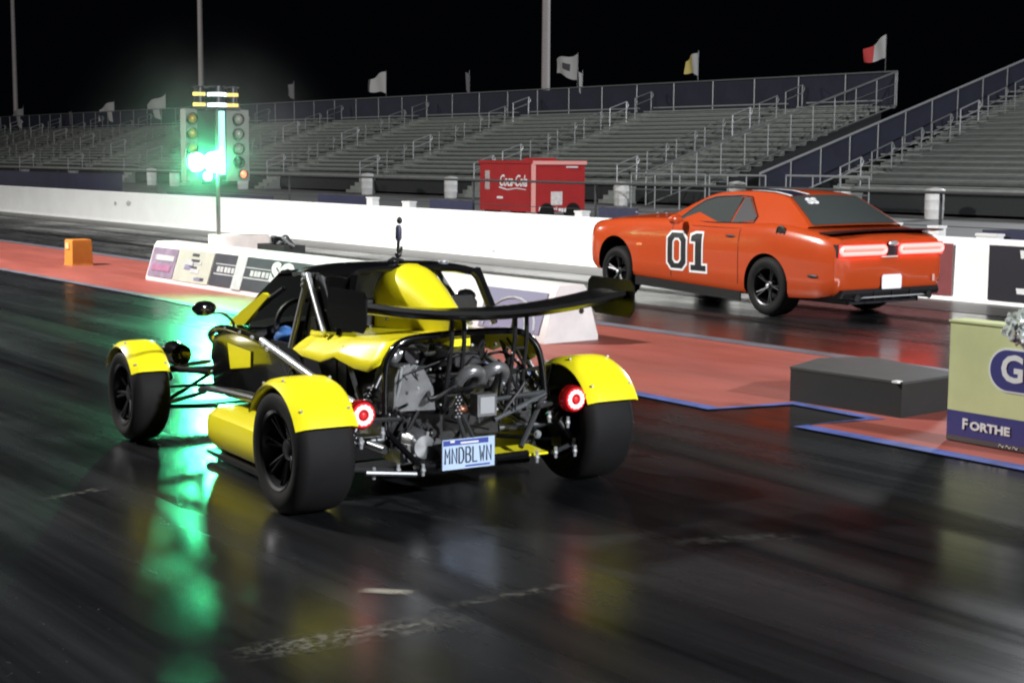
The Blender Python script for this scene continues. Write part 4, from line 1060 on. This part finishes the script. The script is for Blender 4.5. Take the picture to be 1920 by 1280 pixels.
#            a      zbot  zbelt zcent  w
ST = [(-1.10, .42, .90, .95, .80), (-1.07, .36, .955, .995, .885), (-.98, .30, .985, 1.02, .925), (-.80, .265, 1.02, 1.04, .945), (-.55, .25, 1.055, 1.07, .957), (-.30, .242, 1.085, 1.10, .962), (0, .240, 1.105, 1.12, .962),
      (.30, .243, 1.10, 1.12, .950), (.60, .25, 1.09, 1.12, .938), (1.0, .262, 1.09, 1.13, .932), (1.5, .280, 1.10, 1.15, .932), (1.9, .295, 1.10, 1.165, .938), (2.3, .310, 1.09, 1.155, .948), (2.7, .322, 1.075, 1.14, .955),
      (3.0, .33, 1.06, 1.12, .955), (3.25, .345, 1.04, 1.095, .940), (3.45, .36, 1.015, 1.065, .905), (3.58, .40, .985, 1.035, .86), (3.66, .47, .95, .985, .80)]
def col(k): return [(s_[0], s_[k]) for s_ in ST]
ZB, ZL, ZC, WW = col(1), col(2), col(3), col(4)
def half(a):
    zb, zl, zc, w = interp(a, ZB), interp(a, ZL), interp(a, ZC), interp(a, WW)
    h_ = zl - zb
    return [(w - .16, zb), (w - .045, zb + .012), (w - .012, zb + .07*1), (w - .004, zb + .28*h_), (w, zb + .52*h_), (w - .002, zb + .70*h_), (w - .022, zb + .84*h_), (w - .045, zb + .93*h_), (w - .085, zl - .006), (w - .14, zl + .006), (w*.60, lerp(zl, zc, .55)), (w*.30, lerp(zl, zc, .92))]
def body_b(a, z):
    P = half(a)
    for (b0, z0_), (b1, z1_) in zip(P, P[1:]):
        if z0_ <= z <= z1_ and z1_ > z0_: return b0 + (b1 - b0)*(z - z0_)/(z1_ - z0_)
    return P[6][0]
R = []
fine = []
for (a0, a1) in zip([s_[0] for s_ in ST], [s_[0] for s_ in ST][1:]):
    n = max(1, round((a1 - a0)/.13))
    fine += [lerp(a0, a1, k/n) for k in range(n)]
fine.append(ST[-1][0])
for a in fine:
    P = half(a)
    R.append([Q(a, b, z) for b, z in P] + [Q(a, 0, interp(a, ZC))] + [Q(a, -b, z) for b, z in P[::-1]])
me = MB().rings(R).mesh('body', M['orange'], ang=42)
body = bpy.data.objects.new('body', me); C.objects.link(body); body.parent = O
# wheel arches cut out of the body
cut = MB()
for a, r, zc in ((0, .385, .37), (2.95, .395, .44)):
    for s in (-1, 1): cut.lathe([(s*.58*SC, r*SC), (s*1.2*SC, r*SC)], 'x', Q(a, 0, zc), 40)
    for s in (-1, 1): cut.box((min(s*.58, s*1.2)*SC, (a - r*.93)*SC, .0), (max(s*.58, s*1.2)*SC, (a + r*.93)*SC, (zc - .12)*SC)) if False else None
cutme = cut.mesh('cutter', M['ink'])
co = bpy.data.objects.new('cutter', cutme); C.objects.link(co); co.parent = O
bo = body.modifiers.new('arches', 'BOOLEAN'); bo.operation = 'DIFFERENCE'; bo.solver = 'EXACT'; bo.object = co
bpy.context.view_layer.update()
dg = bpy.context.evaluated_depsgraph_get()
nm = bpy.data.meshes.new_from_object(body.evaluated_get(dg))
body.modifiers.clear(); body.data = nm; bpy.data.objects.remove(co)
nm.materials.clear(); nm.materials.append(M['orange']); nm.materials.append(M['ink'])
for p in nm.polygons:
    p.use_smooth = True; p.material_index = 0
    c = p.center/SC
    for a, r, zc in ((0, .385, .37), (2.95, .395, .44)):
        d = math.hypot(c.y - a, c.z - zc)
        if d < r + .012 and abs(c.x) < .97 and (abs(c.x) < .60 or abs(p.normal.x) < .45): p.material_index = 1
nm.set_sharp_from_angle(angle=math.radians(42))

# cabin
ARC = [(1.98, 1.13), (1.85, 1.19), (1.62, 1.30), (1.40, 1.395), (1.30, 1.425), (1.18, 1.445), (.95, 1.462), (.60, 1.470), (.30, 1.458), (.08, 1.425), (-.02, 1.395), (-.20, 1.29), (-.38, 1.18), (-.52, 1.085)]
def gb(a, z): return .865 - .255*(z - 1.08)/.36 - (.09*max(0, .25 - a) if a < .25 else 0) - (.12*max(0, a - 1.5))
def top_pt(i, s, off=0.0):
    """i: float index along ARC, s: -1..1 across"""
    k = min(int(i), len(ARC) - 2); t = i - k
    a, z = lerp(ARC[k][0], ARC[k+1][0], t), lerp(ARC[k][1], ARC[k+1][1], t)
    ta, tz = ARC[k+1][0] - ARC[k][0], ARC[k+1][1] - ARC[k][1]; L_ = math.hypot(ta, tz); na, nz = tz/L_, -ta/L_
    bulge = .16*(1 - s*s)*max(0, min(1, (a - 1.15)/.8)) - .10*(1 - s*s)*max(0, min(1, (.1 - a)/.5))
    zz = z + .028*(1 - s*s)*(1 if 3 < i < 10 else .5)
    return Q(a + bulge + na*off, s*gb(a, z), zz + nz*off)
G = MB(); cols = [-1, -.97, -.85, -.6, -.3, 0, .3, .6, .85, .97, 1]
rows = []
for i in range(len(ARC)):
    a, z = ARC[i]
    lo = 1.03; ring = []
    for t in (0, .5): ring.append(Q(a, -gb(a, lerp(lo, z, t)), lerp(lo, z, t)))
    for s_ in cols:
        p = Vector(top_pt(i, s_)); 
        if abs(s_) == 1: p.z -= .022*SC
        ring.append(p)
    for t in (.5, 0): ring.append(Q(a, gb(a, lerp(lo, z, t)), lerp(lo, z, t)))
    rows.append(ring)
G.rings(rows, closed=False)
cabin = G.build('roof', M['orange'], O, ang=36)
def top_patch(name, i0, i1, s0, s1, material, off, parent, ni=10, ns=8, skew=0.0):
    m = MB(); V_ = [[m.bm.verts.new(top_pt(lerp(i0, i1, i/ni), lerp(s0, s1, j/ns) + skew*(i/ni), off)) for j in range(ns + 1)] for i in range(ni + 1)]
    for i in range(ni):
        for j in range(ns): m.bm.faces.new((V_[i][j], V_[i+1][j], V_[i+1][j+1], V_[i][j+1]))
    return m.build(name, material, parent, ang=60)
top_patch('windscreen', .15, 3.7, -.93, .93, M['car_glass'], .008, O)
rw = top_patch('rear_window', 9.6, 12.9, -.90, .90, M['car_glass'], .008, O)
# side windows
def side_win(poly, s, material, name, off=.007):
    m = MB(); bm = m.bm
    f = bm.faces.new([bm.verts.new(Q(a, s*(gb(a, z) + off), z)) for a, z in poly])
    return m.build(name, material, O, smooth=False)
for s in (-1, 1):
    side_win([(1.73, 1.105), (1.56, 1.235), (1.40, 1.335), (1.22, 1.385), (.80, 1.408), (.74, 1.40), (.74, 1.09)], s, M['car_glass'], 'side_window')
    side_win([(.71, 1.09), (.71, 1.40), (.62, 1.398), (.33, 1.175), (.34, 1.125)], s, M['ink'], 'quarter_window')
    m = MB(); e_ = [(1.76, 1.095), (1.57, 1.245), (1.40, 1.350), (1.22, 1.400), (.80, 1.422), (.60, 1.41), (.31, 1.18), (.32, 1.10), (1.0, 1.082), (1.76, 1.085)]
    m.tube([Q(a, s*(gb(a, z) + .004), z) for a, z in e_], .008, 5); m.build('window_trim', M['black_satin'], O)
    # door mirror, handle, fuel cap, markers
    m = MB(); m.ball(Q(1.60, s*1.02, 1.10), 1, .10, .055, .065); m.tube([Q(1.60, s*.90, 1.08), Q(1.60, s*.98, 1.09)], .02, 6); m.build('door_mirror', M['orange'], O)
    m = MB(); m.ball(Q(.66, s*(body_b(.66, .93) + .004), .93), 1, .012, .085, .018); m.build('door_handle', M['ink'], O)
    for (a, z, mt, nm_, w_, h_) in ((2.42, .74, mat('amber_marker', (.6, .18, .05), .3), 'side_marker', .06, .022), (-.78, .53, M['ink'], 'side_marker', .085, .022)):
        m = MB(); m.ball(Q(a, s*body_b(a, z), z), 1, .012, w_, h_); m.build(nm_, mt, O)
    # door shut lines
    m = MB()
    for a in (.50, 1.78): m.tube([Q(a, s*(body_b(a, z) - .001), z) for z in [lerp(.36, 1.04, k/8) for k in range(9)]], .0065, 4)
    m.build('door_gap', M['ink'], O)
    m = MB(); m.prism([Q(a, s*(interp(a, WW) - .03), z) for a, z in ((.45, .15), (2.50, .21), (2.50, .325), (.45, .265))], (s*.02, 0, 0)); m.build('sill', M['black_satin'], O)
m = MB(); m.lathe([(0, .075), (-.012, .075), (-.016, .06), (-.010, .055), (-.012, 0)], 'x', Q(-.22, -.915, 1.015), 24); m.build('fuel_cap', M['black_satin'], O)
# door number "01": block numerals with a white border, laid on the curved door
def decal(poly, a0, z0_, s, off, material, name='door_number', k=1.0):
    """poly in (u right-on-picture, v up); on the left side, u runs towards the tail"""
    m = MB(); bm = m.bm
    vs = [bm.verts.new((u, v, 0)) for u, v in poly]; f = bm.faces.new(vs)
    for _ in range(5):
        v0 = min(v.co.y for v in bm.verts); 
        break
    for c in [v0 + .04*q for q in range(1, 16)]:
        bmesh.ops.bisect_plane(bm, geom=bm.verts[:] + bm.edges[:] + bm.faces[:], plane_co=(0, c, 0), plane_no=(0, 1, 0))
    for v in bm.verts:
        a, z = a0 - v.co.x, z0_ + v.co.y
        v.co = Vector(Q(a, s*(body_b(a, z) + off), z))
    return m.build(name, material, O, smooth=False)
def ring_decal(out, inn, a0, z0_, s, off, material):
    n = len(out)
    m = MB(); bm = m.bm
    for k in range(n):
        P = [out[k], out[(k+1) % n], inn[(k+1) % n], inn[k]]
        bm.faces.new([bm.verts.new((u, v, 0)) for u, v in P])
    for c in [-.30 + .04*q for q in range(1, 16)]:
        bmesh.ops.bisect_plane(bm, geom=bm.verts[:] + bm.edges[:] + bm.faces[:], plane_co=(0, c, 0), plane_no=(0, 1, 0))
    for v in bm.verts:
        a, z = a0 - v.co.x, z0_ + v.co.y
        v.co = Vector(Q(a, s*(body_b(a, z) + off), z))
    return m.build('door_number', material, O, smooth=False)
def octo(w, h, c): return [(-w + c, -h), (w - c, -h), (w, -h + c), (w, h - c), (w - c, h), (-w + c, h), (-w, h - c), (-w, -h + c)]
def one(g):   # slab serif 1, grown by g
    return [(-.145 - g, -.235 - g), (.145 + g, -.235 - g), (.145 + g, -.165 + g), (.06 + g, -.165 + g), (.06 + g, .235 + g), (-.05 - g*.5, .235 + g), (-.145 - g, .20 + g), (-.145 - g, .13 - g), (-.06 - g, .13 - g), (-.06 - g, -.165 + g), (-.145 - g, -.165 + g)]
for s, flip in ((-1, 1), (1, -1)):
    a_c, z_c = 1.46, .70
    o0, o1 = (a_c + .205*1.0, a_c - .215) if s < 0 else (a_c - .205, a_c + .215)
    def fl(P): return P if s < 0 else [(-u, v) for u, v in P]
    ring_decal(octo(.205, .255, .085), octo(.055, .135, .03), o0, z_c, s, .004, M['sign_white'])
    ring_decal(octo(.178, .228, .075), octo(.082, .162, .045), o0, z_c, s, .007, M['ink'])
    decal(fl(one(.028)), o1, z_c, s, .004, M['sign_white']); decal(fl(one(0)), o1, z_c, s, .007, M['ink'])
# roof band: plain dark band with white edges
top_patch('roof_band', 6.6, 9.3, -.80, -.42, mat('roof_band_blue', (.012, .014, .035), .3), .007, cabin, skew=.0)
top_patch('roof_band_edge', 6.6, 9.3, -.42, -.34, M['sign_white'], .007, cabin); top_patch('roof_band_edge', 6.6, 9.3, -.88, -.80, M['sign_white'], .007, cabin)
# letters on the rear window
p0, p1, p2 = Vector(top_pt(10.45, -.72, .016)), Vector(top_pt(10.45, -.3, .016)), Vector(top_pt(9.9, -.72, .016))
text('window_lettering', 'SS', M['sign_white'], rw, p0 - (p0 - p1).normalized()*0.04, (p1 - p0), (p2 - p0), .17, .003, bold=.008)

# tail: black panel, lit bars, spoiler, plate, diffuser
AT = -1.105
m = MB(); m.box((-.87*SC, (AT - .005)*SC, .765*SC), (.87*SC, (AT + .10)*SC, .905*SC)); tp = m.build('tail_panel', M['ink'], O, bevel=.012)
for s in (-1, 1):
    b0, b1 = (.115, .855)
    lo, hi = (min(s*b0, s*b1), max(s*b0, s*b1))
    m = MB(); m.box((lo*SC, (AT - .022)*SC, .765*SC), (hi*SC, (AT + .02)*SC, .900*SC)); tl = m.build('tail_light', mat('tail_lens_red', (.35, .01, .01), .15, emit=(1, .02, .016), es=8.0), O, bevel=.012)
    n = 10; hw = (hi - lo)/2 - .012; hh = .036; cb_, cz = (lo + hi)/2, .834; P = []
    for k in range(n + 1): t = -PI/2 + PI*k/n; P.append(Q(AT - .026, cb_ + hw - hh + hh*math.cos(t), cz + hh*math.sin(t)))
    for k in range(n + 1): t = PI/2 + PI*k/n; P.append(Q(AT - .026, cb_ - hw + hh + hh*math.cos(t), cz + hh*math.sin(t)))
    P.append(P[0])
    m = MB(); m.tube(P, .024*SC, 8); m.build('lit_ring', M['tail_hot'], tl)
    m = MB(); m.tube([Q(AT - .024, lo + .06, cz), Q(AT - .024, hi - .06, cz)], .022*SC, 6); m.build('lit_bar', M['tail_glow'], tl)
m = MB(); m.ball(Q(AT - .03, 0, .905), 1, .085, .02, .03); m.build('badge', M['chrome'], tp)
m = MB()
for z in (.80, .83, .86): m.box((-.09*SC, (AT - .012)*SC, z*SC), (.09*SC, (AT - .004)*SC, (z + .01)*SC))
m.build('panel_rib', M['dark_metal'], tp)
m = MB(); m.box((-.17*SC, (AT - .012)*SC, .745*SC), (.10*SC, (AT + .04)*SC, .757*SC)); m.build('lip_trim', M['white'], tp)
m = MB(); m.rings([[Q(a, b, z + .02*(1 - (b/.85)**2)) for a, z in ((-.78, 1.035), (-.95, 1.05), (-1.12, 1.055), (-1.13, 1.04), (-.96, 1.02), (-.80, 1.015))] for b in (-.86, -.6, -.3, 0, .3, .6, .86)]); m.build('spoiler', mat('spoiler_dark', (.035, .010, .010), .25, coat=.4), O)
m = MB(); m.rings([[Q(a, b, z) for a, z in ((-.70, .26), (-1.12, .29), (-1.14, .34), (-1.12, .385), (-.70, .36))] for b in (-.80, -.6, 0, .6, .80)]); df = m.build('rear_valance', M['black_satin'], O)
for b in (-.3, 0, .3):
    m = MB(); m.box(((b - .01)*SC, -1.15*SC, .255*SC), ((b + .01)*SC, -.85*SC, .36*SC)); m.build('diffuser_fin', M['black_satin'], df)
m = MB(); m.prism([Q(-1.16, b, z) for b, z in ((-.55, .285), (.55, .285), (.48, .30), (-.48, .30))], (0, .01, 0)); m.build('valance_trim', M['chrome'], df)
for s in (-1, 1):
    m = MB(); m.lathe([(-1.17*SC, .05), (-1.17*SC, .04), (-.9*SC, .04)], 'y', (s*.60*SC, 0, .29*SC), 16); m.build('exhaust_tip', M['dark_metal'], O)
m = MB(); m.prism([Q(-1.128, b, z) for b, z in ((-.155, .375), (.155, .375), (.165, .40), (.165, .52), (.14, .545), (-.14, .545), (-.165, .52), (-.165, .40))], (0, .012, 0)); m.build('number_plate', mat('white_plate', (.80, .80, .84), .4), O)
m = MB(); m.box((.70*SC, -1.12*SC, .44*SC), (.74*SC, -1.10*SC, .52*SC)); m.build('rear_reflector', mat('reflector_pale', (.6, .35, .3), .2), O)
# nose: grille, lamps, splitter
m = MB(); m.prism([Q(3.665, b, z) for b, z in ((-.68, .74), (.68, .74), (.70, .86), (-.70, .86))], (0, .02, 0)); gr = m.build('grille', M['ink'], O)
for b in (-.58, -.40, .40, .58):
    m = MB(); m.lathe([(3.66*SC, .07), (3.70*SC, .072), (3.705*SC, .06), (3.70*SC, 0)], 'y', (b*SC, 0, .80*SC), 20); m.build('headlight', M['chrome'], gr)
m = MB(); m.rings([[Q(a, b, z) for a, z in ((3.1, .33), (3.60 - .25*(b/.85)**2, .36), (3.66 - .25*(b/.85)**2, .40), (3.1, .40))] for b in (-.85, -.5, 0, .5, .85)]); m.build('front_splitter', M['black_satin'], O)
m = MB(); m.rings([[Q(a, b, z) for b, z in ((-.16, zc), (-.14, zc + .035), (.14, zc + .035), (.16, zc))] for a, zc in ((2.9, 1.125), (2.75, 1.135), (2.3, 1.15), (2.15, 1.155))]); m.build('hood_scoop', M['black_satin'], O)
m = MB(); m.tube([Q(1.86, -.78, 1.13), Q(1.90, 0, 1.185), Q(1.86, .78, 1.13)], .02, 6); m.build('cowl', M['ink'], O)
m = MB(); rnd = random.Random(8)
for i in range(6): m.ball(Q(rnd.uniform(2.0, 2.9), rnd.uniform(-.7, -.3), 1.145), .02, sz=.4, sub=1)
m.build('hood_pin', M['chrome'], O)
# underbody
m = MB(); m.box((-.60*SC, -1.0*SC, .20*SC), (.60*SC, 3.5*SC, .42*SC)); m.build('underbody', M['ink'], O, smooth=False)
# wheels
for a, r, w, bc in ((0, .36, .30, .795), (2.95, .345, .25, .80)):
    tm = tyre_mesh(r*SC, w*SC, .225*SC)
    for s in (-1, 1):
        t = bpy.data.objects.new('tyre', tm); C.objects.link(t); t.parent = O; t.location = Q(a, s*bc, r); t.rotation_euler = (random.random()*6, 0, 0)
        r_ = bpy.data.objects.new('rim', rim_mesh(.225*SC, w*SC, s, 5)); C.objects.link(r_); r_.parent = t
        m = MB(); m.ball((s*w*SC*.36, 0, 0), .03, sx=.5); m.build('hub_cap', M['chrome'], r_)

# ================================================================== added thin volume that makes the green glow round the starting lights
sm_ = bpy.data.materials.new('glow_volume_mat'); sm_.use_nodes = True
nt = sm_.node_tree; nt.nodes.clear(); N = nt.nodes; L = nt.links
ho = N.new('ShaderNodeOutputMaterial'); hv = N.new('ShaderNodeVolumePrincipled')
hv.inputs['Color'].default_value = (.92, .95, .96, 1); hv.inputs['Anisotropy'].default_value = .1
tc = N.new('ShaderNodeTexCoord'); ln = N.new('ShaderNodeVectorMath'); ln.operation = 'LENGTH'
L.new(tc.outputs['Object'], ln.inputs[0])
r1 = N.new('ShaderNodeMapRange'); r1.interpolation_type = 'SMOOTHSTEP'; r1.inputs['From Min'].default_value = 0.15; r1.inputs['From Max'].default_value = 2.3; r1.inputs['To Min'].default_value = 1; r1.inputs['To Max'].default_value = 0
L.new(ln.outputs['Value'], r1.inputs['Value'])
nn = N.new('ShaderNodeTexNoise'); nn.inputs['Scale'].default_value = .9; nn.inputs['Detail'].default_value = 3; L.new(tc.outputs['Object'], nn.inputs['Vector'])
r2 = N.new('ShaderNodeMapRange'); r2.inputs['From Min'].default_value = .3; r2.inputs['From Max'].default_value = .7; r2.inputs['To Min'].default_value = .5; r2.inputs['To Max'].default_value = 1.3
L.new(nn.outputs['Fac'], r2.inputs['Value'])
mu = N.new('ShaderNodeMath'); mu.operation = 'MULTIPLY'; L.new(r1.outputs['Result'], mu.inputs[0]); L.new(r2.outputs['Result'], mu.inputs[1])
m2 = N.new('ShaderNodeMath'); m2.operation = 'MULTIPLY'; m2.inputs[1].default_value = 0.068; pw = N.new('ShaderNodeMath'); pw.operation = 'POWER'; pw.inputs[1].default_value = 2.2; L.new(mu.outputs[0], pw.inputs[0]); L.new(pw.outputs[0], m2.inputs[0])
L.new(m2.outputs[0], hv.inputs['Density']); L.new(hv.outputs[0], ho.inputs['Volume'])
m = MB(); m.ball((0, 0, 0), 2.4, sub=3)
so = m.build('glow_volume', sm_); so.location = (9.3, 19.3, 1.72)
tag(so, 'added thin haze round the starting lights, put in to carry the green glow', kind='stuff')
